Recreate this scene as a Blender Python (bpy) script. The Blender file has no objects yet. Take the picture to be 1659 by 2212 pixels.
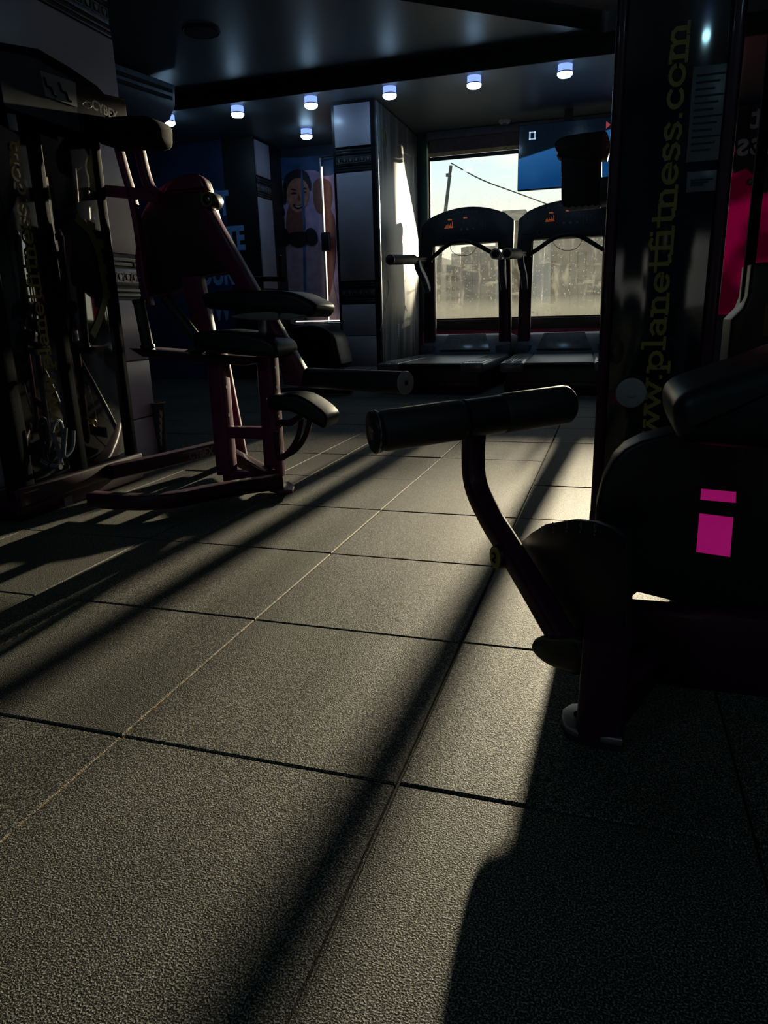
import bpy, bmesh, math, random
import numpy as np
from mathutils import Vector, Matrix, Euler
random.seed(7)
S = bpy.context.scene
PI = math.pi
# ------------------------------------------------------------------ camera
CAM = Vector((1.2773949, -0.89138, 0.695168)); F_PX = 1524.1
cam = bpy.data.cameras.new('camera'); camo = bpy.data.objects.new('camera', cam)
S.collection.objects.link(camo); S.camera = camo
camo.location = CAM; camo.rotation_euler = (1.2983158, 0.0273007, 0.3025047)
cam.sensor_fit = 'VERTICAL'; cam.sensor_height = 24.0; cam.lens = 24.0 * F_PX / 2212
cam.clip_start = 0.02; cam.clip_end = 400
# ------------------------------------------------------------------ view
S.view_settings.view_transform = 'Standard'; S.view_settings.look = 'None'
S.view_settings.exposure = 0.0; S.view_settings.gamma = 1.0; S.view_settings.use_curve_mapping = False
# ------------------------------------------------------------------ sky
W = bpy.data.worlds.new('sky'); S.world = W; W.use_nodes = True
wn = W.node_tree.nodes; wl = W.node_tree.links
bg = wn['Background']; tc = wn.new('ShaderNodeTexCoord')
sep = wn.new('ShaderNodeSeparateXYZ'); wl.new(tc.outputs['Generated'], sep.inputs[0])
ramp = wn.new('ShaderNodeValToRGB'); wl.new(sep.outputs['Z'], ramp.inputs[0])
e = ramp.color_ramp.elements
e[0].position = 0.0; e[0].color = (.95, .86, .62, 1); e[1].position = .55; e[1].color = (.35, .55, .78, 1)
k = e.new(.10); k.color = (1.0, .95, .76, 1); k = e.new(.19); k.color = (.72, .88, .93, 1)
nz = wn.new('ShaderNodeTexNoise'); nz.inputs['Scale'].default_value = 5.0; nz.inputs['Detail'].default_value = 6
mp = wn.new('ShaderNodeMapping'); mp.inputs['Scale'].default_value = (1, 1, 3.4)
wl.new(tc.outputs['Generated'], mp.inputs[0]); wl.new(mp.outputs[0], nz.inputs[0])
cr = wn.new('ShaderNodeValToRGB'); cr.color_ramp.elements[0].position = .46; cr.color_ramp.elements[1].position = .66
wl.new(nz.outputs[0], cr.inputs[0])
mx = wn.new('ShaderNodeMixRGB'); mx.inputs[2].default_value = (1.0, .97, .84, 1)
wl.new(cr.outputs[0], mx.inputs[0]); wl.new(ramp.outputs[0], mx.inputs[1]); wl.new(mx.outputs[0], bg.inputs[0])
bg.inputs[1].default_value = 1.25
# ------------------------------------------------------------------ sun
SUN_EL, SUN_AZ = math.radians(8.1), math.radians(2.15)
sd = Vector((math.sin(SUN_AZ) * math.cos(SUN_EL), math.cos(SUN_AZ) * math.cos(SUN_EL), math.sin(SUN_EL)))
sl = bpy.data.lights.new('sun', 'SUN'); sl.energy = 15.5; sl.angle = math.radians(1.0); sl.color = (1, .83, .58)
so = bpy.data.objects.new('sun', sl); S.collection.objects.link(so)
so.rotation_euler = sd.to_track_quat('Z', 'Y').to_euler()

# ================================================================== helpers
_R = Euler((1.2983158, 0.0273007, 0.3025047)).to_matrix()
def ray(px, py): return _R @ Vector(((px - 829.5) / F_PX, -(py - 1106) / F_PX, -1))
def at(px, py, X=None, Y=None, Z=None):
    d = ray(px, py)
    t = (X - CAM.x) / d.x if X is not None else (Y - CAM.y) / d.y if Y is not None else (Z - CAM.z) / d.z
    return CAM + d * t
def dep(px, py, depth): return CAM + ray(px, py) * depth
def onpl(px, py, p0, n):
    d = ray(px, py); return CAM + d * ((p0 - CAM).dot(n) / d.dot(n))

def org(o):
    v = Vector((0, 0, 0))
    while o is not None: v += o.location; o = o.parent
    return v
def obj(name, bm, mat, parent=None, smooth=40, label=None, kind=None, cat=None, group=None):
    me = bpy.data.meshes.new(name)
    off = org(parent)
    bmesh.ops.recalc_face_normals(bm, faces=bm.faces)
    if off.length: bmesh.ops.translate(bm, verts=bm.verts, vec=-off)
    bm.to_mesh(me); bm.free(); me.materials.append(mat)
    if smooth:
        me.shade_smooth(); me.set_sharp_from_angle(angle=math.radians(smooth))
    o = bpy.data.objects.new(name, me); S.collection.objects.link(o); o.parent = parent
    for kk, v in (('label', label), ('kind', kind), ('category', cat), ('group', group)):
        if v: o[kk] = v
    return o
def objs(name, bm, mat, parent=None, **k):
    """one object for every separate piece of bm"""
    bm.verts.index_update(); seen = set(); out = []
    for v in bm.verts:
        if v in seen: continue
        st, isl = [v], []; seen.add(v)
        while st:
            a = st.pop(); isl.append(a)
            for e_ in a.link_edges:
                b = e_.other_vert(a)
                if b not in seen: seen.add(b); st.append(b)
        nb = bmesh.new(); mp_ = {a: nb.verts.new(a.co) for a in isl}
        for f in {f for a in isl for f in a.link_faces}: nb.faces.new([mp_[a] for a in f.verts])
        out.append(obj(name, nb, mat, parent, **k))
    bm.free(); return out[0]
def thing(name, label, cat, loc=(0, 0, 0), group=None):
    o = bpy.data.objects.new(name, None); S.collection.objects.link(o); o.location = loc
    o.empty_display_size = .1; o['label'] = label; o['category'] = cat
    if group: o['group'] = group
    return o
def struct(name, bm, mat, smooth=30): return obj(name, bm, mat, smooth=smooth, kind='structure')

def B(): return bmesh.new()
def box(bm, lo, hi, bev=0, seg=2, rot=None):
    lo, hi = Vector(lo), Vector(hi); c = (lo + hi) / 2; s = hi - lo
    t = bmesh.new(); bmesh.ops.create_cube(t, size=1)
    bmesh.ops.scale(t, verts=t.verts, vec=s)
    if bev: bmesh.ops.bevel(t, geom=t.edges[:], offset=min(bev, min(s) * .49), segments=seg, affect='EDGES', profile=.5)
    if rot is not None: bmesh.ops.rotate(t, verts=t.verts, cent=(0, 0, 0), matrix=rot)
    bmesh.ops.translate(t, verts=t.verts, vec=c)
    merge(bm, t); return bm
def merge(bm, t):
    me = bpy.data.meshes.new('tmp'); t.to_mesh(me); t.free(); bm.from_mesh(me); bpy.data.meshes.remove(me)
def frame_of(d, up=None):
    d = d.normalized(); u = Vector(up) if up is not None else (Vector((0, 0, 1)) if abs(d.z) < .9 else Vector((0, 1, 0)))
    x = u.cross(d).normalized(); y = d.cross(x).normalized(); return x, y
def cyl(bm, a, b, r, r2=None, n=24, bev=0):
    a, b = Vector(a), Vector(b); r2 = r if r2 is None else r2; d = (b - a); L = d.length; dn = d.normalized()
    x, y = frame_of(d)
    prof = [(0, 0), (r, 0), (r2, L), (0, L)] if not bev else [(0, 0), (r - bev, 0), (r - bev * .3, bev * .3), (r, bev), (r2, L - bev), (r2 - bev * .3, L - bev * .3), (r2 - bev, L), (0, L)]
    lathe_at(bm, prof, a, x, y, dn, n); return bm
def lathe_at(bm, prof, o, x, y, z, n=24):
    rings = []
    for r, h in prof:
        if r < 1e-6: rings.append([bm.verts.new(o + z * h)])
        else: rings.append([bm.verts.new(o + z * h + (x * math.cos(2 * PI * i / n) + y * math.sin(2 * PI * i / n)) * r) for i in range(n)])
    for A, C in zip(rings, rings[1:]):
        for i in range(n):
            j = (i + 1) % n
            if len(A) == 1 and len(C) == 1: continue
            if len(A) == 1: bm.faces.new((A[0], C[i], C[j]))
            elif len(C) == 1: bm.faces.new((A[i], A[j], C[0]))
            else: bm.faces.new((A[i], A[j], C[j], C[i]))
def smooth_path(pts, n=6, closed=False):
    pts = [Vector(p) for p in pts]; out = []; m = len(pts)
    rng = range(m if closed else m - 1)
    for i in rng:
        p0 = pts[(i - 1) % m] if (closed or i > 0) else pts[0]; p1 = pts[i]; p2 = pts[(i + 1) % m]
        p3 = pts[(i + 2) % m] if (closed or i + 2 < m) else pts[-1]
        for k in range(n):
            t = k / n
            out.append(.5 * ((2 * p1) + (-p0 + p2) * t + (2 * p0 - 5 * p1 + 4 * p2 - p3) * t * t + (-p0 + 3 * p1 - 3 * p2 + p3) * t ** 3))
    if not closed: out.append(pts[-1])
    return out
def sweep(bm, pts, prof, closed=False, up=None, scale=None):
    """prof: list of 2D points (closed outline) swept along pts"""
    pts = [Vector(p) for p in pts]; m = len(pts); rings = []; px = None
    for i, p in enumerate(pts):
        if closed: d = pts[(i + 1) % m] - pts[i - 1]
        else: d = pts[min(i + 1, m - 1)] - pts[max(i - 1, 0)]
        d.normalize()
        if up is not None: x, y = frame_of(d, up)
        elif px is None: x, y = frame_of(d)
        else:
            x = (px - d * px.dot(d)).normalized(); y = d.cross(x)
        px = x; s = scale[i] if scale else 1
        rings.append([bm.verts.new(p + x * a * s + y * b * s) for a, b in prof])
    n = len(prof)
    R = range(m if closed else m - 1)
    for i in R:
        A, C = rings[i], rings[(i + 1) % m]
        for j in range(n): bm.faces.new((A[j], A[(j + 1) % n], C[(j + 1) % n], C[j]))
    if not closed:
        bm.faces.new(rings[0][::-1]); bm.faces.new(rings[-1])
    return bm
def circ(r, n=14): return [(r * math.cos(2 * PI * i / n), r * math.sin(2 * PI * i / n)) for i in range(n)]
def rrect(w, h, r=.006, n=3):
    out = []
    for cx, cy, a in ((w / 2 - r, h / 2 - r, 0), (-w / 2 + r, h / 2 - r, 90), (-w / 2 + r, -h / 2 + r, 180), (w / 2 - r, -h / 2 + r, 270)):
        for i in range(n + 1):
            t = math.radians(a + 90 * i / n); out.append((cx + r * math.cos(t), cy + r * math.sin(t)))
    return out
def tube(bm, pts, r, n=14, closed=False): return sweep(bm, pts, circ(r, n), closed)
def bar(bm, pts, w, h, r=.006, up=None, closed=False): return sweep(bm, pts, rrect(w, h, r), closed, up)
def prism(bm, pts, vec, bev=0, seg=2):
    """closed 3D planar outline extruded along vec (centred), edges rounded"""
    t = bmesh.new(); vec = Vector(vec); P = [Vector(p) for p in pts]
    a = [t.verts.new(p - vec / 2) for p in P]; b = [t.verts.new(p + vec / 2) for p in P]; n = len(P)
    t.faces.new(a[::-1]); t.faces.new(b)
    for i in range(n): t.faces.new((a[i], a[(i + 1) % n], b[(i + 1) % n], b[i]))
    bmesh.ops.recalc_face_normals(t, faces=t.faces)
    if bev:
        es = [e for e in t.edges if (e.verts[0] in a and e.verts[1] in a) or (e.verts[0] in b and e.verts[1] in b)]
        bmesh.ops.bevel(t, geom=es, offset=bev, segments=seg, affect='EDGES', profile=.5)
    merge(bm, t); return bm
def capsule(bm, a, b, r, n=18):
    a, b = Vector(a), Vector(b); d = b - a; L = d.length; x, y = frame_of(d); pr = []
    for i in range(6): t = PI / 2 * i / 5; pr.append((r * math.sin(t), r * .6 * (1 - math.cos(t))))
    pr += [(q[0], L - q[1]) for q in pr[::-1]]
    lathe_at(bm, pr, a, x, y, d.normalized(), n); return bm
def text_mesh(bm, s, o, xdir, ydir, size, thick=.0006, align='LEFT', shear=0, offset=0, sx=1):
    cu = bpy.data.curves.new('t', 'FONT'); cu.body = s; cu.size = size; cu.align_x = align; cu.extrude = thick / 2
    cu.shear = shear; cu.offset = offset; cu.resolution_u = 3
    ob = bpy.data.objects.new('t', cu); S.collection.objects.link(ob)
    dg = bpy.context.evaluated_depsgraph_get(); me = bpy.data.meshes.new_from_object(ob.evaluated_get(dg))
    x, y = Vector(xdir).normalized(), Vector(ydir).normalized(); z = x.cross(y)
    M = Matrix((x * sx, y, z)).transposed().to_4x4(); M.translation = Vector(o); me.transform(M)
    bm.from_mesh(me); bpy.data.meshes.remove(me); bpy.data.objects.remove(ob); bpy.data.curves.remove(cu); return bm

# ------------------------------------------------------------------ slab-serif stroke lettering
def _arc(cx, cy, rx, ry, a0, a1, n=12): return [(cx + rx * math.cos(math.radians(a0 + (a1 - a0) * i / n)), cy + ry * math.sin(math.radians(a0 + (a1 - a0) * i / n))) for i in range(n + 1)]
GL = {
 'w': (1.5, [[(.05, 1), (.42, .05), (.75, .85), (1.08, .05), (1.45, 1)], [(-.1, 1), (.25, 1)], [(1.25, 1), (1.6, 1)], [(.6, .98), (.9, .98)]]),
 'p': (1.15, [[(.22, 1), (.22, -.45)], [(.02, 1), (.22, 1)], [(0, -.45), (.46, -.45)], _arc(.6, .5, .38, .42, 0, 360)]),
 'l': (.66, [[(.3, 1.5), (.3, 0)], [(.08, 1.5), (.3, 1.5)], [(.04, 0), (.58, 0)]]),
 'a': (1.05, [[(.15, .82), (.35, .98), (.6, .95), (.76, .78), (.76, .04), (.98, .04)], _arc(.45, .3, .3, .26, 0, 360)]),
 'n': (1.15, [[(.22, 1), (.22, 0)], [(.02, 1), (.22, 1)], [(.02, 0), (.44, 0)], [(.22, .72), (.45, .96), (.7, .94), (.83, .72), (.83, 0)], [(.62, 0), (1.05, 0)]]),
 'm': (1.75, [[(.22, 1), (.22, 0)], [(.02, 1), (.22, 1)], [(.02, 0), (.42, 0)], [(.22, .72), (.42, .96), (.66, .94), (.8, .72), (.8, 0)], [(.62, 0), (1.0, 0)], [(.8, .72), (1.0, .96), (1.24, .94), (1.38, .72), (1.38, 0)], [(1.2, 0), (1.6, 0)]]),
 'e': (1.02, [_arc(.5, .5, .4, .44, 0, 315, 16), [(.12, .5), (.9, .5)]]),
 't': (.78, [[(.36, 1.38), (.36, .2), (.5, .05), (.76, .12)], [(.04, 1), (.72, 1)]]),
 'f': (.74, [[(.76, 1.38), (.56, 1.5), (.36, 1.32), (.36, 0)], [(.06, 1), (.7, 1)], [(.08, 0), (.66, 0)]]),
 'i': (.62, [[(.3, 1), (.3, 0)], [(.08, 1), (.3, 1)], [(.04, 0), (.56, 0)], [(.28, 1.42), (.31, 1.42)]]),
 's': (.9, [[(.76, .78), (.6, .96), (.35, .97), (.17, .84), (.2, .63), (.45, .52), (.68, .42), (.76, .24), (.62, .05), (.38, .02), (.14, .16)]]),
 'c': (.98, [_arc(.52, .5, .4, .44, 45, 315, 14)]),
 'o': (1.05, [_arc(.5, .5, .4, .44, 0, 360, 16)]),
 '.': (.5, [[(.2, .08), (.24, .08)]])}
def slab(bm, s, o, xd, yd, height, total=None, t=.21):
    """slab-serif lettering running along xd, ascending along yd; height = x-height"""
    xd, yd = Vector(xd).normalized(), Vector(yd).normalized(); nrm = xd.cross(yd); o = Vector(o)
    wsum = sum(GL[c][0] for c in s); sx = total / wsum if total else height; cur = 0; k = 0
    for c in s:
        adv, st = GL[c]
        for pl in st:
            P = [(cur + a * 1.0, b) for a, b in pl]
            for (a0, b0), (a1, b1) in zip(P, P[1:]):
                dx, dy = a1 - a0, b1 - b0; L = math.hypot(dx, dy) or 1; nx, ny = -dy / L * t / 2, dx / L * t / 2
                ex, ey = dx / L * t * .42, dy / L * t * .42; k += 1; h = nrm * (.0004 + .00003 * (k % 5))
                q = [(a0 - ex + nx, b0 - ey + ny), (a0 - ex - nx, b0 - ey - ny), (a1 + ex - nx, b1 + ey - ny), (a1 + ex + nx, b1 + ey + ny)]
                bm.faces.new([bm.verts.new(o + xd * u * sx + yd * v * height + h) for u, v in q])
        cur += adv
    return bm

# ================================================================== materials
def mat(name, col, rough=.5, metal=0, spec=.5, noise=None, bump=None, coat=0, emit=None, es=0, alpha=None, trans=0):
    m = bpy.data.materials.new(name); m.use_nodes = True; n = m.node_tree.nodes; l = m.node_tree.links
    b = n['Principled BSDF']; b.inputs['Base Color'].default_value = (*col, 1); b.inputs['Roughness'].default_value = rough
    b.inputs['Metallic'].default_value = metal; b.inputs['Specular IOR Level'].default_value = spec
    b.inputs['Coat Weight'].default_value = coat; b.inputs['Coat Roughness'].default_value = .08
    if trans: b.inputs['Transmission Weight'].default_value = trans
    if emit: b.inputs['Emission Color'].default_value = (*emit, 1); b.inputs['Emission Strength'].default_value = es
    t = n.new('ShaderNodeTexCoord')
    sc, amt = noise or (18, .18)
    q = n.new('ShaderNodeTexNoise'); q.inputs['Scale'].default_value = sc; q.inputs['Detail'].default_value = 4
    l.new(t.outputs['Object'], q.inputs[0])
    r = n.new('ShaderNodeValToRGB'); r.color_ramp.elements[0].position = .3; r.color_ramp.elements[1].position = .7
    r.color_ramp.elements[0].color = (*[c * (1 - amt) for c in col], 1); r.color_ramp.elements[1].color = (*[min(1, c * (1 + amt)) for c in col], 1)
    l.new(q.outputs[0], r.inputs[0]); l.new(r.outputs[0], b.inputs['Base Color'])
    if bump:
        q2 = n.new('ShaderNodeTexNoise'); q2.inputs['Scale'].default_value = bump[0]; q2.inputs['Detail'].default_value = 3
        l.new(t.outputs['Object'], q2.inputs[0]); bp = n.new('ShaderNodeBump'); bp.inputs['Strength'].default_value = bump[1]
        bp.inputs['Distance'].default_value = .002; l.new(q2.outputs[0], bp.inputs['Height']); l.new(bp.outputs[0], b.inputs['Normal'])
    return m
M = {}
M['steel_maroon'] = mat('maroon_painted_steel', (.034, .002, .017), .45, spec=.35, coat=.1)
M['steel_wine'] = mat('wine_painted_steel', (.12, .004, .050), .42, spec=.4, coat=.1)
M['blackp'] = mat('black_plastic', (.008, .009, .011), .42, spec=.3)
M['blackm'] = mat('matte_black_plastic', (.008, .009, .011), .8, spec=.04, bump=(300, .2))
M['grey_p'] = mat('dark_grey_plastic', (.10, .125, .165), .42, bump=(400, .15))
M['vinyl'] = mat('black_vinyl', (.008, .009, .012), .40, bump=(220, .25), spec=.3)
M['rubber'] = mat('black_foam_rubber', (.010, .010, .012), .58, bump=(260, .3))
M['chrome'] = mat('worn_chrome', (.55, .55, .57), .22, metal=1)
M['alu'] = mat('brushed_aluminium', (.42, .42, .46), .38, metal=.9)
M['palecap'] = mat('pale_end_cap', (.26, .25, .27), .45)
M['under'] = mat('pale_pad_underside', (.22, .20, .19), .6)
M['smoke'] = mat('smoked_acrylic', (.008, .010, .016), .06, spec=.6, coat=.5)
M['mirror'] = mat('reflective_smoked_acrylic', (.008, .010, .016), .04, spec=.6, coat=1.0); M['mirror'].node_tree.nodes['Principled BSDF'].inputs['IOR'].default_value = 2.1; M['mirror'].node_tree.nodes['Principled BSDF'].inputs['Specular IOR Level'].default_value = .5
M['strip'] = mat('white_painted_light_line', (.8, .8, .75), .4, emit=(1, .92, .72), es=1.5)  # emission put on thin bars to draw the bright line at the door
M['yellow'] = mat('yellow_lettering', (.27, .20, .04), .5)
M['yellow_dim'] = mat('ochre_emblem', (.13, .12, .02), .5)
M['tile'] = mat('grey_glazed_tile', (.52, .50, .60), .30, noise=(3, .14), spec=.5)
M['tile_gap'] = mat('black_recess', (.012, .014, .018), .35)
M['border'] = mat('dark_border_tile', (.03, .035, .045), .25)
M['silver'] = mat('silver_motif', (.45, .47, .5), .25, metal=.6)
M['wall_dark'] = mat('navy_wall_paint', (.03, .045, .085), .5, noise=(2, .25))
M['wall_blue'] = mat('navy_mural_film', (.025, .05, .13), .45, noise=(1.5, .5))
M['wall_pink'] = mat('wine_wall_paint', (.42, .06, .12), .5)
M['letter_blue'] = mat('pale_blue_lettering', (.22, .45, .95), .5)
M['ceil'] = mat('glossy_black_stretch_ceiling', (.10, .12, .13), .36, noise=(1, .1), spec=.6)
M['ceil_face'] = mat('black_bulkhead_paint', (.018, .022, .026), .5)
M['ceil_tray'] = mat('grey_tray_ceiling', (.7, .7, .75), .55)
M['green'] = mat('green_window_frame', (.015, .085, .055), .4)
M['frame'] = mat('dark_window_frame', (.02, .022, .022), .4)
M['blind'] = mat('taupe_blind_cloth', (.15, .12, .13), .8, bump=(600, .3))
M['blind_edge'] = mat('blind_hem_sunlit_tone', (.75, .55, .28), .6)  # warm sunlit tone put into the hem colour
M['blind_case'] = mat('grey_blind_cassette', (.12, .12, .14), .5)
M['white_p'] = mat('off_white_plastic', (.42, .44, .48), .4)
M['lamp_glass'] = mat('lamp_glow', (.8, .9, 1), .4, emit=(.42, .70, 1), es=22)
M['lamp_fill'] = mat('lamp_teal_fill', (.5, .8, .9), .4, emit=(.36, .72, .85), es=34)
M['lamp_dim'] = mat('lamp_soft_glow', (.5, .8, .9), .4, emit=(.25, .75, .95), es=2.5)
M['lamp_side'] = mat('lamp_frosted_side', (.5, .6, .9), .4, emit=(.24, .38, .95), es=1.3)
M['lamp_rim'] = mat('lamp_dark_rim', (.04, .06, .12), .3)
M['belt'] = mat('treadmill_belt', (.08, .08, .09), .38, bump=(500, .4))
M['deckgrey'] = mat('grey_deck_rail', (.16, .17, .19), .2, spec=.6)
M['orange'] = mat('orange_display_glow', (.3, .06, .02), .5, emit=(1, .22, .07), es=.55)
M['logo_grey'] = mat('dim_logo_print', (.10, .12, .16), .5)
M['blue_btn'] = mat('blue_button', (.05, .08, .25), .4)
M['warn_red'] = mat('red_label_header', (.5, .16, .10), .5)
M['warn_yel'] = mat('cream_label', (.55, .48, .26), .5)
M['placard'] = mat('grey_placard', (.045, .056, .070), .7, spec=.04)
M['placard2'] = mat('slate_placard', (.10, .12, .15), .35)
M['pink'] = mat('magenta_label_added_glow', (.75, .02, .28), .45, emit=(.55, .008, .20), es=.38)  # emission added so the plain labels glow
M['skin'] = mat('print_skin', (.62, .26, .17), .4, noise=(14, .3))
M['skin2'] = mat('print_skin_shade', (.30, .11, .09), .4)
M['hairp'] = mat('print_dark_hair', (.018, .018, .03), .4)
M['shirt'] = mat('print_pale_top', (.50, .34, .42), .4, noise=(8, .3))
M['lilac'] = mat('print_lilac_backdrop', (.60, .42, .72), .4, noise=(5, .45))
M['bluep'] = mat('print_blue_backdrop', (.06, .14, .34), .4, noise=(4, .5))
M['db'] = mat('print_black_weight', (.008, .009, .012), .4)
M['teeth'] = mat('print_white', (.6, .5, .5), .4)
M['cup'] = mat('dark_green_cup', (.02, .05, .045), .35)
M['cupw'] = mat('cup_pale_blotch', (.42, .44, .36), .5)
M['concrete1'] = mat('pale_facade', (.30, .27, .23), .9, noise=(.6, .3))
M['concrete2'] = mat('brown_facade', (.16, .13, .115), .9, noise=(.6, .3))
M['concrete3'] = mat('grey_facade', (.24, .23, .21), .9, noise=(.6, .3))
M['winout'] = mat('far_window', (.06, .06, .065), .3)
M['asphalt'] = mat('street_asphalt', (.12, .11, .10), .9)
M['polem'] = mat('dark_pole', (.03, .045, .045), .6)

# floor rubber: dark granulate with pale flecks, sunlit edge painted tan in two of the long seams
def floor_mat():
    m = bpy.data.materials.new('rubber_granulate_floor'); m.use_nodes = True; n = m.node_tree.nodes; l = m.node_tree.links
    b = n['Principled BSDF']; t = n.new('ShaderNodeTexCoord')
    v = n.new('ShaderNodeTexNoise'); v.inputs['Scale'].default_value = 420; v.inputs['Detail'].default_value = 2
    l.new(t.outputs['Object'], v.inputs[0])
    r = n.new('ShaderNodeValToRGB'); E = r.color_ramp.elements
    E[0].position = .40; E[0].color = (.008, .009, .008, 1); E[1].position = .66; E[1].color = (.24, .235, .185, 1)
    kk = E.new(.52); kk.color = (.020, .020, .018, 1)
    l.new(v.outputs[0], r.inputs[0])
    # broad wear
    w = n.new('ShaderNodeTexNoise'); w.inputs['Scale'].default_value = 2.3; w.inputs['Detail'].default_value = 5; l.new(t.outputs['Object'], w.inputs[0])
    wr = n.new('ShaderNodeMapRange'); wr.inputs['From Min'].default_value = .3; wr.inputs['From Max'].default_value = .7
    wr.inputs['To Min'].default_value = .75; wr.inputs['To Max'].default_value = 1.25; l.new(w.outputs[0], wr.inputs[0])
    mu = n.new('ShaderNodeVectorMath'); mu.operation = 'SCALE'; l.new(r.outputs[0], mu.inputs[0]); l.new(wr.outputs[0], mu.inputs['Scale'])
    # sunlit tile edge painted along seams X=0, X=.5
    sp = n.new('ShaderNodeSeparateXYZ'); l.new(t.outputs['Object'], sp.inputs[0])
    dn = n.new('ShaderNodeTexNoise'); dn.inputs['Scale'].default_value = 60; dn.inputs['Detail'].default_value = 5; l.new(t.outputs['Object'], dn.inputs[0])
    acc = None
    for x0 in (.0, .5):
        s1 = n.new('ShaderNodeMath'); s1.operation = 'SUBTRACT'; l.new(sp.outputs[0], s1.inputs[0]); s1.inputs[1].default_value = x0
        s2 = n.new('ShaderNodeMath'); s2.operation = 'ABSOLUTE'; l.new(s1.outputs[0], s2.inputs[0])
        s3 = n.new('ShaderNodeMapRange'); s3.inputs['From Min'].default_value = .0012; s3.inputs['From Max'].default_value = .0040
        s3.inputs['To Min'].default_value = 1; s3.inputs['To Max'].default_value = 0; l.new(s2.outputs[0], s3.inputs[0])
        if acc is None: acc = s3
        else:
            a = n.new('ShaderNodeMath'); a.operation = 'MAXIMUM'; l.new(acc.outputs[0], a.inputs[0]); l.new(s3.outputs[0], a.inputs[1]); acc = a
    dm = n.new('ShaderNodeMapRange'); dm.inputs['From Min'].default_value = .42; dm.inputs['From Max'].default_value = .56; l.new(dn.outputs[0], dm.inputs[0])
    pr = n.new('ShaderNodeMath'); pr.operation = 'MULTIPLY'; l.new(acc.outputs[0], pr.inputs[0]); l.new(dm.outputs[0], pr.inputs[1])
    mix = n.new('ShaderNodeMixRGB'); l.new(pr.outputs[0], mix.inputs[0]); l.new(mu.outputs[0], mix.inputs[1]); mix.inputs[2].default_value = (.42, .29, .14, 1)
    l.new(mix.outputs[0], b.inputs['Base Color'])
    b.inputs['Roughness'].default_value = .68; sr = n.new('ShaderNodeMapRange'); sr.inputs['From Min'].default_value = .40; sr.inputs['From Max'].default_value = .60; sr.inputs['To Min'].default_value = .12; sr.inputs['To Max'].default_value = .75; l.new(v.outputs[0], sr.inputs[0]); l.new(sr.outputs[0], b.inputs['Specular IOR Level'])
    bn = n.new('ShaderNodeTexNoise'); bn.inputs['Scale'].default_value = 420; bn.inputs['Detail'].default_value = 3; l.new(t.outputs['Object'], bn.inputs[0])
    bp = n.new('ShaderNodeBump'); bp.inputs['Strength'].default_value = .7; bp.inputs['Distance'].default_value = .0022
    l.new(bn.outputs[0], bp.inputs['Height']); l.new(bp.outputs[0], b.inputs['Normal'])
    return m
M['floor'] = floor_mat()
M['ceil'].node_tree.nodes['Principled BSDF'].inputs['IOR'].default_value = 1.75; M['ceil'].node_tree.nodes['Principled BSDF'].inputs['Specular IOR Level'].default_value = .5; M['ceil'].node_tree.nodes['Principled BSDF'].inputs['Roughness'].default_value = .42
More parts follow.
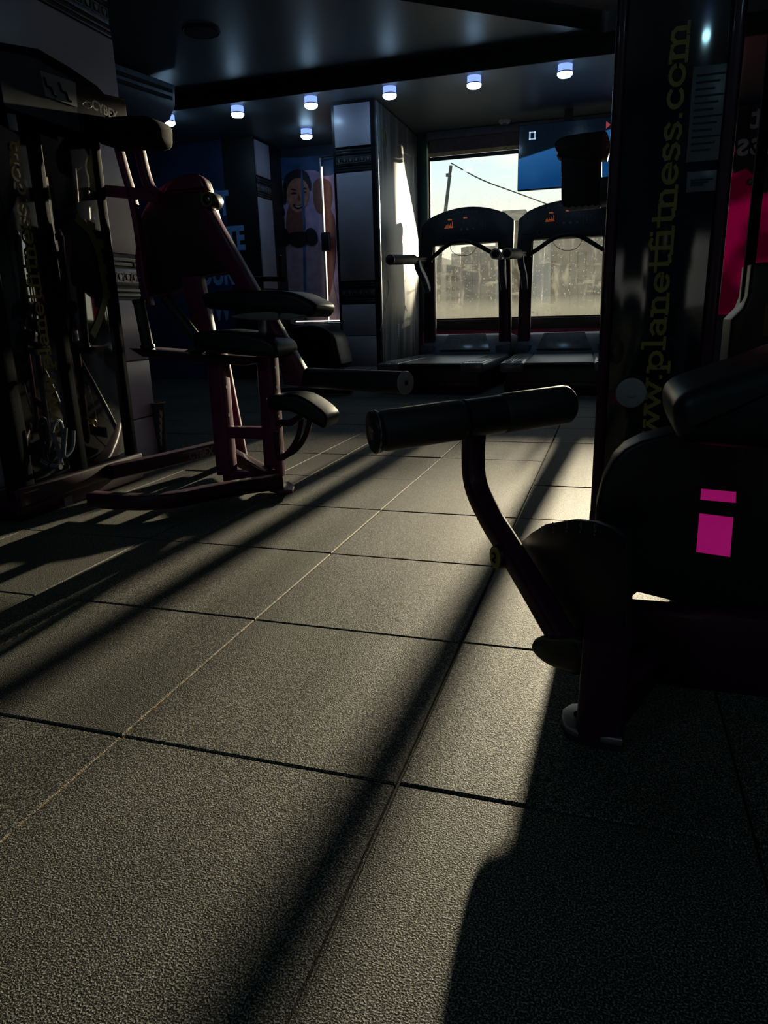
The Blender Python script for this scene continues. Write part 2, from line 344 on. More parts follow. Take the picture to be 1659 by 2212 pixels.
def dirty_glass():
    m = bpy.data.materials.new('dusty_window_glass'); m.use_nodes = True; n = m.node_tree.nodes; l = m.node_tree.links
    for x in list(n):
        if x.type != 'OUTPUT_MATERIAL': n.remove(x)
    out = [x for x in n if x.type == 'OUTPUT_MATERIAL'][0]
    t = n.new('ShaderNodeTexCoord'); sp = n.new('ShaderNodeSeparateXYZ'); l.new(t.outputs['Object'], sp.inputs[0])
    # film of dust, thicker on the lower part of the pane
    h = n.new('ShaderNodeMapRange'); h.inputs['From Min'].default_value = 1.25; h.inputs['From Max'].default_value = 2.0
    h.inputs['To Min'].default_value = 1; h.inputs['To Max'].default_value = 0.02; l.new(sp.outputs[2], h.inputs[0])
    h2 = n.new('ShaderNodeMapRange'); h2.inputs['From Min'].default_value = .62; h2.inputs['From Max'].default_value = .85
    h2.inputs['To Min'].default_value = .9; h2.inputs['To Max'].default_value = 0; l.new(sp.outputs[2], h2.inputs[0])
    def noise(sc, d, lo, hi, stretch=None, rot=None):
        q = n.new('ShaderNodeTexNoise'); q.inputs['Scale'].default_value = sc; q.inputs['Detail'].default_value = d
        mm = n.new('ShaderNodeMapping'); mm.inputs['Scale'].default_value = stretch or (1, 1, 1)
        if rot: mm.inputs['Rotation'].default_value = (0, rot, 0)
        l.new(t.outputs['Object'], mm.inputs[0]); l.new(mm.outputs[0], q.inputs[0])
        r = n.new('ShaderNodeMapRange'); r.inputs['From Min'].default_value = lo; r.inputs['From Max'].default_value = hi; l.new(q.outputs[0], r.inputs[0]); return r
    a = noise(2.2, 5, .3, .75); s = noise(3.2, 4, .56, .72, (3.5, 1, 1), .7); s2 = noise(4, 4, .6, .72, (1, 1, 3.2), -.5); d = noise(55, 1, .70, .75)
    def math2(op, x, y):
        q = n.new('ShaderNodeMath'); q.operation = op
        for i, v in enumerate((x, y)):
            if isinstance(v, (int, float)): q.inputs[i].default_value = v
            else: l.new(v.outputs[0], q.inputs[i])
        return q
    f = math2('MULTIPLY', a, .16); f = math2('ADD', f, math2('MULTIPLY', s, .34)); f = math2('ADD', f, math2('MULTIPLY', s2, .28))
    f = math2('ADD', f, .05); f = math2('ADD', f, math2('MULTIPLY', d, .9)); f = math2('ADD', f, math2('MULTIPLY', h2, .5)); f = math2('MULTIPLY', f, h); f = math2('MINIMUM', f, .9)
    tr = n.new('ShaderNodeBsdfTransparent'); tr.inputs[0].default_value = (.96, .98, .97, 1)
    tl = n.new('ShaderNodeBsdfTranslucent'); tl.inputs[0].default_value = (.15, .155, .14, 1)
    gl = n.new('ShaderNodeBsdfGlossy'); gl.inputs['Roughness'].default_value = .02
    m1 = n.new('ShaderNodeMixShader'); l.new(f.outputs[0], m1.inputs[0]); l.new(tr.outputs[0], m1.inputs[1]); l.new(tl.outputs[0], m1.inputs[2])
    m2 = n.new('ShaderNodeMixShader'); m2.inputs[0].default_value = .04; l.new(m1.outputs[0], m2.inputs[1]); l.new(gl.outputs[0], m2.inputs[2])
    l.new(m2.outputs[0], out.inputs[0]); return m
M['glass'] = dirty_glass()
def clear_glass():
    m = bpy.data.materials.new('clear_window_glass'); m.use_nodes = True; n = m.node_tree.nodes; l = m.node_tree.links
    for x in list(n):
        if x.type != 'OUTPUT_MATERIAL': n.remove(x)
    out = [x for x in n if x.type == 'OUTPUT_MATERIAL'][0]
    tr = n.new('ShaderNodeBsdfTransparent'); tr.inputs[0].default_value = (.9, .92, .9, 1); gl = n.new('ShaderNodeBsdfGlossy'); gl.inputs['Roughness'].default_value = .02
    mm = n.new('ShaderNodeMixShader'); mm.inputs[0].default_value = .05; l.new(tr.outputs[0], mm.inputs[1]); l.new(gl.outputs[0], mm.inputs[2]); l.new(mm.outputs[0], out.inputs[0]); return m
M['glass2'] = clear_glass()
def film(name, col, alpha):
    m = bpy.data.materials.new(name); m.use_nodes = True; n = m.node_tree.nodes; l = m.node_tree.links
    for x in list(n):
        if x.type != 'OUTPUT_MATERIAL': n.remove(x)
    out = [x for x in n if x.type == 'OUTPUT_MATERIAL'][0]
    t = n.new('ShaderNodeTexCoord'); q = n.new('ShaderNodeTexNoise'); q.inputs['Scale'].default_value = 2.2; q.inputs['Detail'].default_value = 1
    l.new(t.outputs['Object'], q.inputs[0]); r = n.new('ShaderNodeValToRGB'); r.color_ramp.elements[0].position = .42; r.color_ramp.elements[1].position = .58
    r.color_ramp.elements[0].color = (*[c * .45 for c in col], 1); r.color_ramp.elements[1].color = (*col, 1); l.new(q.outputs[0], r.inputs[0])
    tl = n.new('ShaderNodeBsdfTranslucent'); l.new(r.outputs[0], tl.inputs[0]); df = n.new('ShaderNodeBsdfDiffuse'); l.new(r.outputs[0], df.inputs[0])
    mm = n.new('ShaderNodeMixShader'); mm.inputs[0].default_value = alpha; l.new(df.outputs[0], mm.inputs[1]); l.new(tl.outputs[0], mm.inputs[2]); l.new(mm.outputs[0], out.inputs[0]); return m
M['film_pink'] = film('magenta_window_film', (.30, .004, .15), .55)
M['film_dark'] = mat('dark_window_film', (.03, .02, .028), .5)
M['film_edge'] = film('cream_window_film', (.75, .42, .25), .5)
M['film_grey'] = mat('grey_window_lettering', (.75, .60, .60), .5)
M['film_edge2'] = film('translucent_white_plastic', (.8, .8, .72), .8)
def panel_mat():
    m = mat('printed_pillar_panel', (.16, .18, .21), .3, noise=(2, .1), spec=.5)
    n = m.node_tree.nodes; l = m.node_tree.links; b = n['Principled BSDF']
    t = n.new('ShaderNodeTexCoord'); mm = n.new('ShaderNodeMapping'); mm.inputs['Scale'].default_value = (1, 7, .55); l.new(t.outputs['Object'], mm.inputs[0])
    q = n.new('ShaderNodeTexNoise'); q.inputs['Scale'].default_value = 1.7; q.inputs['Detail'].default_value = 6; q.inputs['Distortion'].default_value = .8; l.new(mm.outputs[0], q.inputs[0])
    r = n.new('ShaderNodeValToRGB'); E = r.color_ramp.elements; E[0].position = .32; E[0].color = (.03, .045, .075, 1); E[1].position = .68; E[1].color = (.30, .30, .28, 1)  # pale streaks paint grazing window light into the panel colour
    l.new(q.outputs[0], r.inputs[0]); l.new(r.outputs[0], b.inputs['Base Color'])
    rr = n.new('ShaderNodeMapRange'); rr.inputs['To Min'].default_value = .36; rr.inputs['To Max'].default_value = .48; l.new(q.outputs[0], rr.inputs[0]); l.new(rr.outputs[0], b.inputs['Roughness'])
    return m
M['panel'] = panel_mat()
def screen_mat():
    m = mat('television_picture_reflection', (.01, .012, .02), .12)
    n = m.node_tree.nodes; l = m.node_tree.links; b = n['Principled BSDF']
    t = n.new('ShaderNodeTexCoord'); sp = n.new('ShaderNodeSeparateXYZ'); l.new(t.outputs['Generated'], sp.inputs[0])
    a = n.new('ShaderNodeMath'); a.operation = 'MULTIPLY_ADD'; l.new(sp.outputs[0], a.inputs[0]); a.inputs[1].default_value = -.36; l.new(sp.outputs[2], a.inputs[2])
    r = n.new('ShaderNodeValToRGB'); r.color_ramp.interpolation = 'LINEAR'; E = r.color_ramp.elements
    E[0].position = 0; E[0].color = (.004, .055, .19, 1); E[1].position = .50; E[1].color = (.002, .006, .012, 1); kk = E.new(.482); kk.color = (.02, .12, .34, 1)  # dark part above the diagonal paints a ceiling reflection over the picture
    l.new(a.outputs[0], r.inputs[0]); l.new(r.outputs[0], b.inputs['Emission Color']); b.inputs['Emission Strength'].default_value = .75; return m
M['screen'] = screen_mat()

# ================================================================== SETTING
# floor: rubber tiles with bevelled edges, one mesh
bm = B()
xs = [-.155] + [i * .5 for i in range(0, 12)]
xl = [-.155 - .5 * i for i in range(11, -1, -1)]
cols = [(a, a + .5) for a in xl[:-1]] + [(-.155, 0.0)] + [(i * .5, i * .5 + .5) for i in range(0, 11)]
rows = [(j * .5, j * .5 + .5) for j in range(-8, 15)]
rng = random.Random(3)
for (x0, x1) in cols:
    for (y0, y1) in rows:
        g = .0014 if abs(x0 - .5) < .01 or abs(x0) < .01 else .0022; g2 = .0034 if abs(x1 - 1.0) < .01 else .0016 ; gx0 = .0034 if abs(x0 - 1.0) < .01 else g
        dz = rng.uniform(-.0012, .0012); tx = rng.uniform(-.0012, .0012); ty = rng.uniform(-.0012, .0012)
        hgt = lambda x, y: dz + tx * ((x - x0) / .5 - .5) + ty * ((y - y0) / .5 - .5)
        bv = .0025; gy = .0024
        P = lambda x, y, z: bm.verts.new((x, y, z + hgt(x, y)))
        a = [(x0 + gx0, y0 + gy), (x1 - g2, y0 + gy), (x1 - g2, y1 - gy), (x0 + gx0, y1 - gy)]
        i_ = [(a[0][0] + bv, a[0][1] + bv), (a[1][0] - bv, a[1][1] + bv), (a[2][0] - bv, a[2][1] - bv), (a[3][0] + bv, a[3][1] - bv)]
        A = [P(x, y, -.02) for x, y in a]; Bv = [P(x, y, -bv) for x, y in a]; Cv = [P(x, y, 0) for x, y in i_]
        bm.faces.new(Cv)
        for q in range(4):
            r_ = (q + 1) % 4
            bm.faces.new((A[q], A[r_], Bv[r_], Bv[q])); bm.faces.new((Bv[q], Bv[r_], Cv[r_], Cv[q]))
q = [bm.verts.new(v) for v in ((-5.7, -4, -.012), (5.5, -4, -.012), (5.5, 7.5, -.012), (-5.7, 7.5, -.012))]; bm.faces.new(q)
struct('floor', bm, M['floor'], smooth=0)

X0, X1, Y0, YB = -5.2, 5.3, -3.6, 7.4
ZL, ZU = 2.58, 2.72
def slab_box(name, lo, hi, m): bm = B(); box(bm, lo, hi); return struct(name, bm, m)
# ceiling: low part by the window, upper part with a raised tray
slab_box('ceiling', (X0, 5.55, ZL), (X1, YB + .1, ZL + .6), M['ceil'])
d1 = at(860, 0, Z=ZU); d2 = at(1335, 75, Z=ZU); dr = (d2 - d1).normalized()
pA = d1 - dr * 3.6; pB = d1 + dr * ((5.5 - d1.y) / dr.y)
bm = B(); prism(bm, [(X0, Y0, ZU + .25), (pA.x, Y0, ZU + .25), (pA.x, pA.y, ZU + .25), (pB.x, pB.y, ZU + .25), (X1, 5.5, ZU + .25), (X1, 5.55, ZU + .25), (X0, 5.55, ZU + .25)], (0, 0, .5))
struct('ceiling', bm, M['ceil'])
bm = B(); off = .006
nrm = Vector((dr.y, -dr.x, 0))
a_, b_ = pA + nrm * off, pB + nrm * off
hh = at(1000, 0, X=None, Y=None, Z=ZU)
TH = .13
bm.faces.new([bm.verts.new(v) for v in ((a_.x, a_.y, ZU), (b_.x, b_.y, ZU), (b_.x, b_.y, ZU + TH + .1), (a_.x, a_.y, ZU + TH + .1))])
struct('trim_1', bm, M['ceil_face'])
bm = B(); prism(bm, [(pA.x + .02, Y0, ZU + TH + .04), (pA.x + .02, pA.y - .02, ZU + TH + .04), (pB.x + .02, pB.y - .02, ZU + TH + .04), (X1, 5.48, ZU + TH + .04), (X1, Y0, ZU + TH + .04)], (0, 0, .08))
struct('ceiling', bm, M['ceil_tray'])
slab_box('trim_2', (X0, 5.535, ZL - .001), (X1, 5.549, ZU + .1), M['ceil_face'])   # face of the drop
# outer walls
slab_box('wall_left', (X0 - .1, Y0, -.02), (X0, YB, 3), M['wall_dark'])
slab_box('wall_right', (X1, Y0, -.02), (X1 + .1, YB, 3), M['wall_dark'])
slab_box('wall_front', (X0, Y0 - .1, -.02), (X1, Y0, 3.1), M['wall_dark'])
# window wall
WX0, WX1, WZ0, WZ1 = -.76, 1.74, .63, 2.52
VX0, VX1, VZ0, VZ1 = 2.12, 4.6, .55, 2.56
bm = B()
for lo, hi in (((X0, YB, -.02), (WX0 - .08, YB + .14, 2.7)), ((WX1, YB, -.02), (VX0, YB + .14, 2.7)), ((VX1, YB, -.02), (X1, YB + .14, 2.7)),
               ((WX0 - .08, YB, WZ1), (WX1, YB + .14, 2.7)), ((VX0, YB, VZ1), (VX1, YB + .14, 2.7)), ((VX0, YB, -.02), (VX1, YB + .14, VZ0))):
    box(bm, lo, hi)
struct('wall_back', bm, M['wall_dark'])
slab_box('wall_back', (WX0 - .08, YB, -.02), (WX1, YB + .14, .50), M['wall_pink'])
bm = B(); box(bm, (WX0 - .08, YB - .02, .50), (WX1, YB + .16, .615), .004)
struct('trim_3', bm, M['frame'])
# window frames and dusty glass
bm = B()
box(bm, (WX0 - .08, YB - .03, .60), (WX0, YB + .10, WZ1), .006)
struct('window_1', bm, M['green'])
bm = B(); box(bm, (WX0, YB + .02, WZ0 - .02), (WX1, YB + .07, WZ0 + .004), .004); box(bm, (WX0, YB + .02, WZ1 - .05), (WX1, YB + .07, WZ1), .004)
box(bm, (WX0, YB + .02, WZ0), (WX0 + .02, YB + .07, WZ1), .004); box(bm, (WX1 - .04, YB + .02, WZ0), (WX1, YB + .07, WZ1), .004)
w1 = struct('window_1', bm, M['frame'])
bm = B(); box(bm, (WX0 + .01, YB + .042, WZ0), (WX1 - .01, YB + .046, WZ1))
obj('pane', bm, M['glass'], w1, smooth=0)
bm = B()
for lo, hi in (((VX0, YB + .02, VZ0), (VX1, YB + .07, VZ0 + .05)), ((VX0, YB + .02, VZ1 - .05), (VX1, YB + .07, VZ1)), ((VX0, YB + .02, VZ0), (VX0 + .04, YB + .07, VZ1)), ((VX1 - .04, YB + .02, VZ0), (VX1, YB + .07, VZ1)), ((3.35, YB + .02, VZ0), (3.40, YB + .07, VZ1))): box(bm, lo, hi, .004)
w2 = struct('window_2', bm, M['frame'])
bm = B(); box(bm, (VX0 + .01, YB + .042, VZ0), (VX1 - .01, YB + .046, VZ1)); obj('pane', bm, M['glass2'], w2, smooth=0)

# ---- tiled columns -------------------------------------------------
def motif(bm, face, u0, u1, zc, const, sgn, hw=.022):
    """row of small square silver motifs; face 'x' => plane X=const (u is Y); 'y' => plane Y=const (u is X)"""
    n = max(2, int((u1 - u0) / .056)); w = (u1 - u0) / n
    for i in range(n):
        c = u0 + w * (i + .5)
        def P(a, b, d=.004):
            return Vector((const + sgn * d, c + a, zc + b)) if face == 'x' else Vector((c + a, const + sgn * d, zc + b))
        ex = (Vector((sgn * .002, 0, 0)) if face == 'x' else Vector((0, sgn * .002, 0)))
        for a0, a1, b0, b1 in ((-.024, .024, .019, .023), (-.024, .024, -.023, -.019), (-.026, -.023, -.02, .02), (.023, .026, -.02, .02)):
            prism(bm, [P(a0, b0), P(a1, b0), P(a1, b1), P(a0, b1)], ex)
        pts = [(.012 * math.cos(t) * (1 + .3 * math.sin(3 * t)), .014 * math.sin(t) + .002) for t in [2 * PI * k / 10 for k in range(10)]]
        prism(bm, [P(a, b, .005) for a, b in pts], ex)
def column(name, lo, hi, faces, sw=1):
    """black core with cladding tiles between two decorative bands; faces: list of (axis,sign,u0,u1)"""
    bm = B(); box(bm, lo, hi); core = struct(name, bm, M['tile_gap'])
    for ax, sg, u0, u1 in faces:
        const = (hi[0] if sg > 0 else lo[0]) if ax == 'x' else (hi[1] if sg > 0 else lo[1])
        def bx(bm, a0, a1, z0, z1, th, bev=.003):
            s0, s1 = sorted((const, const + sg * th))
            if ax == 'x': box(bm, (s0, a0, z0), (s1, a1, z1), bev)
            else: box(bm, (a0, s0, z0), (a1, s1, z1), bev)
        t = B()
        for z0, z1 in ((.0, .205), (.209, .50), (.504, .80), (1.02, 1.98), (2.20, 2.552)): bx(t, u0, u1, z0 + .002, z1, .016)
        obj('cladding_tile', t, M['tile'], core)
        t = B()
        for zc in (.91, 2.085):
            for dz in (-.085, -.062, .062, .085): bx(t, u0, u1, zc + dz - .009, zc + dz + .009, .012, .002)
            bx(t, u0, u1, zc - .042, zc + .042, .008, .001)
            for uu in np.linspace(u0 + .03, u1 - .03, max(2, int((u1 - u0) / .14))): bx(t, uu - .003, uu + .003, zc + .05, zc + .075, .015, .001)
        obj('border_tile', t, M['border'], core)
        t = B()
        for zc in (.91, 2.085): motif(t, ax, u0, u1, zc, const + sg * .006, sg)
        obj('border_motif', t, M['silver'], core)
    return core
column('wall_pillar', (-1.30, 5.9, -.01), (-.885, YB, ZL), [('y', -1, -1.27, -.925)])
column('wall_pilaster', (-1.42, 1.20, -.01), (-1.066, 2.38, ZU), [('x', 1, 1.22, 2.375)])
column('wall_pilaster', (-2.9, 6.70, -.01), (-2.516, YB, ZL), [('x', 1, 6.71, 7.05)])
# blue mural wall with big lettering
slab_box('wall_mural', (X0, 6.70, -.01), (-2.9, 6.80, ZL), M['wall_blue'])
bm = B()
for s, px, py in (("DON'T", 496, 462), ("HATE", 530, 537), ("YOUR", 506, 612), ("NOW", 500, 688)):
    p = at(px, py, Y=6.698); text_mesh(bm, s, p, (1, 0, 0), (0, 0, 1), .34, .003, align='RIGHT', offset=.014, sx=.62)
mural = thing('mural_lettering', 'pale blue capital lettering in stacked rows on the navy wall', 'lettering', (-3.2, 6.69, 1.6))
bm2 = obj('lettering', bm, M['letter_blue'], mural)
def scale_z(o, k, zc):
    pass

# ---- printed panel on the pillar's window side ----------------------
pp = thing('printed_panel', 'tall glossy blue grey printed panel on side of tiled pillar beside window', 'panel', (-.87, 6.6, .02))
bm = B(); box(bm, (-.883, 5.93, .02), (-.868, 7.36, 2.565), .002); obj('panel', bm, M['panel'], pp)
bm = B(); box(bm, (-.884, 5.905, .02), (-.862, 5.928, 2.565), .003); box(bm, (-.868, 7.18, .05), (-.864, 7.19, 2.35), .001); obj('edge_strip', bm, M['alu'], pp, label='bright metal edge strip')
bm = B(); tube(bm, [Vector((-.866, 6.12 + .075 * math.cos(t), 2.287 + .085 * math.sin(t))) for t in np.linspace(0, 2 * PI, 28)[:-1]], .0035, 6, True)
prism(bm, [(-.866, 6.12, 2.25), (-.866, 6.09, 2.31), (-.866, 6.105, 2.35), (-.866, 6.14, 2.36), (-.866, 6.16, 2.32)], (.002, 0, 0))
obj('round_emblem', bm, M['yellow_dim'], pp, label='ochre ring emblem')
bm = B()
tube(bm, smooth_path([at(838, 606, X=-.866), at(840, 625, X=-.866), at(832, 660, X=-.866), at(822, 715, X=-.866)]), .003, 6)
for c, s in (((876, 665), 1), ((871, 700), 1.2)):
    prism(bm, [at(c[0] - 3 * s, c[1] + 8 * s, X=-.866), at(c[0], c[1] - 6 * s, X=-.866), at(c[0] + 4 * s, c[1] + 8 * s, X=-.866), at(c[0], c[1] + 4 * s, X=-.866)], (.002, 0, 0))
for i in range(6): prism(bm, [at(859, 700 + i * 5, X=-.866), at(863, 699 + i * 5, X=-.866), at(863, 702 + i * 5, X=-.866), at(859, 703 + i * 5, X=-.866)], (.002, 0, 0))
tube(bm, [at(865, 311, X=-.866), at(871, 318, X=-.866), at(873, 332, X=-.866), at(873, 349, X=-.866)], .003, 6)
tube(bm, [at(873, 330, X=-.866), at(889, 338, X=-.866), at(889, 355, X=-.866)], .004, 6)
objs('printed_marks', bm, M['white_p'], pp)

# ---- fitness wall print (generic) behind glass door ------------------
wp = thing('wall_poster', 'large photo print of smiling woman lifting dumbbells on back wall', 'poster', (-2.1, 7.38, .66))
def flat(name, pts, d, m, parent, th=.002, **k):
    bm = B(); prism(bm, [at(x, y, Y=7.385 - d) for x, y in smooth2(pts)], (0, th, 0)); return obj(name, bm, m, parent, **k)
def smooth2(pts, n=3):
    return [(v.x, v.y) for v in smooth_path([Vector((a, b, 0)) for a, b in pts], n, True)]
bm = B(); box(bm, (-2.62, 7.384, .655), (-1.28, 7.398, 2.44)); obj('backdrop', bm, M['lilac'], wp)
flat('backdrop_top', [(583, 345), (640, 341), (722, 336), (724, 372), (700, 380), (680, 368), (640, 372), (600, 398), (586, 400)], .002, M['bluep'], wp, label='blue blurred top of print')
flat('torso', [(606, 520), (625, 500), (650, 510), (668, 504), (690, 520), (712, 560), (722, 620), (724, 693), (600, 693), (603, 620)], .006, M['shirt'], wp)
flat('arm', [(590, 470), (603, 500), (612, 540), (610, 640), (604, 690), (593, 690), (594, 560)], .008, M['skin2'], wp)
flat('arm', [(700, 452), (722, 470), (724, 560), (712, 640), (702, 600), (700, 520)], .008, M['skin2'], wp)
flat('neck', [(626, 440), (652, 444), (660, 490), (652, 515), (630, 515), (618, 490)], .010, M['skin2'], wp)
flat('head', [(618, 400), (624, 383), (645, 375), (664, 385), (668, 410), (664, 438), (652, 455), (640, 458), (628, 448), (620, 428)], .012, M['skin'], wp)
flat('hair', [(613, 440), (612, 400), (618, 378), (640, 366), (662, 372), (672, 395), (670, 412), (660, 392), (642, 384), (628, 392), (620, 410), (619, 436)], .014, M['hairp'], wp)
flat('eyebrow', [(627, 409), (633, 407), (641, 411), (633, 411)], .016, M['hairp'], wp); flat('eyebrow', [(652, 409), (658, 405), (663, 407), (658, 409)], .016, M['hairp'], wp)
flat('eye', [(628, 418), (634, 415), (641, 418), (634, 420)], .016, M['hairp'], wp); flat('eye', [(651, 416), (657, 413), (663, 415), (657, 418)], .016, M['hairp'], wp)
flat('nose', [(643, 420), (647, 420), (650, 433), (643, 434)], .016, M['skin2'], wp)
flat('mouth', [(633, 441), (645, 444), (656, 438), (652, 449), (643, 452), (636, 448)], .016, M['hairp'], wp); flat('teeth', [(637, 444), (647, 445), (653, 442), (649, 447), (641, 448)], .018, M['teeth'], wp)
flat('background_figure', [(590, 470), (602, 450), (612, 455), (606, 480), (592, 500)], .004, M['skin2'], wp)
flat('background_figure', [(676, 400), (690, 385), (712, 392), (718, 420), (712, 455), (690, 462), (678, 440)], .004, M['skin2'], wp)
flat('printed_dumbbell', [(602, 500), (612, 492), (622, 500), (626, 520), (620, 530), (608, 528), (603, 515)], .020, M['db'], wp)
flat('printed_dumbbell', [(660, 500), (672, 492), (684, 503), (686, 520), (676, 530), (664, 526)], .020, M['db'], wp)
flat('printed_dumbbell', [(622, 506), (645, 500), (664, 504), (668, 522), (645, 534), (624, 524)], .020, M['db'], wp)
flat('printed_dumbbell', [(599, 444), (605, 438), (612, 446), (616, 462), (610, 468), (602, 462)], .020, M['db'], wp)
flat('zip_stripe', [(650, 380), (654, 380), (659, 500), (662, 690), (657, 690), (654, 500)], .019, M['bluep'], wp)
# glass door leaf edge and lock box before the print
gd = thing('glass_door', 'narrow metal edged glass door leaf with lock box before the print', 'door', (-1.7, 7.3, .62))
bm = B(); yy = 7.30
tube(bm, [at(691, 341, Y=yy), Vector((at(707, 696, Y=yy).x, yy, .0))], .009, 8); tube(bm, [at(691, 341, Y=yy), at(722, 337, Y=yy)], .008, 8); tube(bm, [at(636, 693, Y=yy), at(742, 698, Y=yy)], .010, 8)
obj('door_frame', bm, M['chrome'], gd)
q0, q1 = at(693, 385, Y=yy - .012), at(702, 510, Y=yy - .012); bm = B(); box(bm, (q1.x - .007, yy - .014, q1.z + .02), (q1.x + .007, yy - .010, q0.z + .12)); box(bm, (q1.x - .007, yy - .014, .64), (q1.x + .007, yy - .010, q1.z - .17)); box(bm, (at(640, 694, Y=yy).x, yy - .014, .640), (at(740, 697, Y=yy).x, yy - .010, .652)); objs('painted_light_line', bm, M['strip'], gd, label='thin painted white light line')
bm = B(); p = at(704, 522, Y=yy - .02); box(bm, p - Vector((.05, .02, .10)), p + Vector((.05, .02, .10)), .004); lk = obj('lock_box', bm, M['blackp'], gd)
bm = B(); p2 = at(711, 522, Y=yy - .05); tube(bm, [p2 + Vector((0, 0, -.09)), p2 + Vector((0, 0, .09))], .006, 8); obj('pull_handle', bm, M['chrome'], gd)

# ---- window blind ---------------------------------------------------
bl = thing('roller_blind', 'taupe roller blind rolled partly down over top of window', 'blind', (-.2, 7.34, 2.3))
bm = B(); box(bm, (-.75, 7.30, 2.50), (WX1 - .02, 7.385, 2.575), .006); obj('cassette', bm, M['blind_case'], bl)
bm = B(); box(bm, (-.73, 7.350, 2.345), (WX1 - .03, 7.353, 2.51)); obj('blind_cloth', bm, M['blind'], bl)
bm = B(); box(bm, (-.74, 7.342, 2.335), (WX1 - .03, 7.349, 2.375), .002); obj('hem', bm, M['blind_edge'], bl, label='cream hem with painted sunlit tone')
bm = B(); box(bm, (-.735, 7.338, 2.295), (WX1 - .03, 7.36, 2.333), .005); obj('bottom_bar', bm, M['frame'], bl)

# ---- window decal on the right window --------------------------------
dc = thing('window_decal', 'magenta window film with a dark gear emblem seen reversed from inside', 'decal', (2.7, 7.43, .6))
yd = 7.436
bm = B(); box(bm, (2.16, yd, .56), (3.34, yd + .003, 2.38)); obj('film', bm, M['film_pink'], dc)
def gear(cx, cz, r0, r1, n, y, ph=0):
    out = []
    for i in range(n):
        a = 2 * PI * i / n + ph; w = 2 * PI / n
        for f, r in ((-.30, r0), (-.17, r1), (.17, r1), (.30, r0)): out.append(Vector((cx + r * math.cos(a + f * w), y, cz + r * math.sin(a + f * w))))
    return out
gc = at(1730, 250, Y=yd)
bm = B(); prism(bm, gear(gc.x, gc.z, .60, .70, 12, yd - .004, .1), (0, .002, 0)); obj('gear_disc', bm, M['film_dark'], dc)
bm = B(); g = gear(gc.x, gc.z, .60, .70, 12, yd - .007, .1); bar(bm, g, .016, .004, .001, up=(0, 1, 0), closed=True); obj('gear_outline', bm, M['film_edge'], dc, label='cream gear outline')
bm = B(); tube(bm, [Vector((gc.x + .46 * math.cos(t), yd - .007, gc.z + .46 * math.sin(t))) for t in np.linspace(0, 2 * PI, 40)[:-1]], .012, 6, True); obj('ring', bm, M['film_pink'], dc)
bm = B(); text_mesh(bm, 'planet', at(1621, 277, Y=yd - .008), (-1, 0, 0), (0, 0, 1), .30, .002, align='RIGHT', offset=.006); text_mesh(bm, 'fitness', at(1589, 336, Y=yd - .008), (-1, 0, 0), (0, 0, 1), .30, .002, align='RIGHT', offset=.006)
text_mesh(bm, 'R', at(1623, 397, Y=yd - .008), (-1, 0, 0), (0, 0, 1), .05, .002); obj('lettering', bm, M['film_grey'], dc)
bm = B(); c = at(1620, 393, Y=yd - .006); cyl(bm, c, c + Vector((0, .002, 0)), .033, n=20); obj('registered_mark', bm, M['film_edge'], dc)

# ---- ceiling lamps ----------------------------------------------------
ll = ['rightmost of the row of ceiling cans, nearest the weight tower', 'second from right in the row, above the treadmills', 'third from right, just right of tiled pillar top', 'just left of tiled pillar top in the row', 'between the two tiled columns, over the blue lettering', 'leftmost in the row, beside the louvred unit']
def lamp(loc, lab, r=.062, h=.085, grp='surface mounted ceiling lamps'):
    t = thing('ceiling_lamp', lab, 'lamp', loc, grp); x, y, z = loc
    bm = B(); lathe_at(bm, [(0, 0), (r * .92, 0), (r * .92, -h * .62)], Vector(loc), Vector((1, 0, 0)), Vector((0, 1, 0)), Vector((0, 0, 1)), 28); obj('lamp_body', bm, M['lamp_side'], t)
    bm = B(); lathe_at(bm, [(r * .9, -h * .60), (r, -h * .60), (r, -h * .70), (r * .9, -h * .70)], Vector(loc), Vector((1, 0, 0)), Vector((0, 1, 0)), Vector((0, 0, 1)), 28); obj('rim', bm, M['lamp_rim'], t)
    bm = B(); lathe_at(bm, [(r * .96, -h * .70), (r * .95, -h * .85), (r * .75, -h), (0, -h * 1.04)], Vector(loc), Vector((1, 0, 0)), Vector((0, 1, 0)), Vector((0, 0, 1)), 28); obj('diffuser', bm, M['lamp_glass'], t)
    return t
for i, s in enumerate(ll): lamp((.805 - i * .7345, 5.66, ZL), 'glowing white cylinder ceiling lamp, ' + s)
lamp((-1.882, 6.68, ZL), 'glowing blue white cylinder lamp set back behind the row, above the woman print')

for lx, ly in ((.0, 2.95), (-.4, -1.9), (2.4, -1.9)):  # the pair behind the viewer is unseen fill, added to lift the darks
    lt_ = lamp((lx, ly, ZU), r=.062 if ly > 0 else .12, lab= 'dim cyan ceiling lamp above the aisle' if ly > 0 else 'added cyan fill lamp behind the viewer', grp=None if ly > 0 else 'added fill lamps at the back'); pass
    for c_ in lt_.children:
        if c_.name.startswith('diffuser'): c_.data.materials[0] = M['lamp_dim'] if ly > 0 else M['lamp_fill']
sp_ = at(435, 70, Z=ZU - .01)
spk = thing('ceiling_speaker', 'round dim grey flush speaker in dark upper ceiling', 'speaker', (sp_.x, sp_.y, ZU))
bm = B(); cyl(bm, (sp_.x, sp_.y, ZU), (sp_.x, sp_.y, ZU - .012), .125, .115, 32); obj('grille', bm, M['placard'], spk)
bm = B(); tube(bm, [Vector((sp_.x + .13 * math.cos(t), sp_.y + .13 * math.sin(t), ZU - .004)) for t in np.linspace(0, 2 * PI, 33)[:-1]], .007, 8, True); obj('ring', bm, M['blackp'], spk)
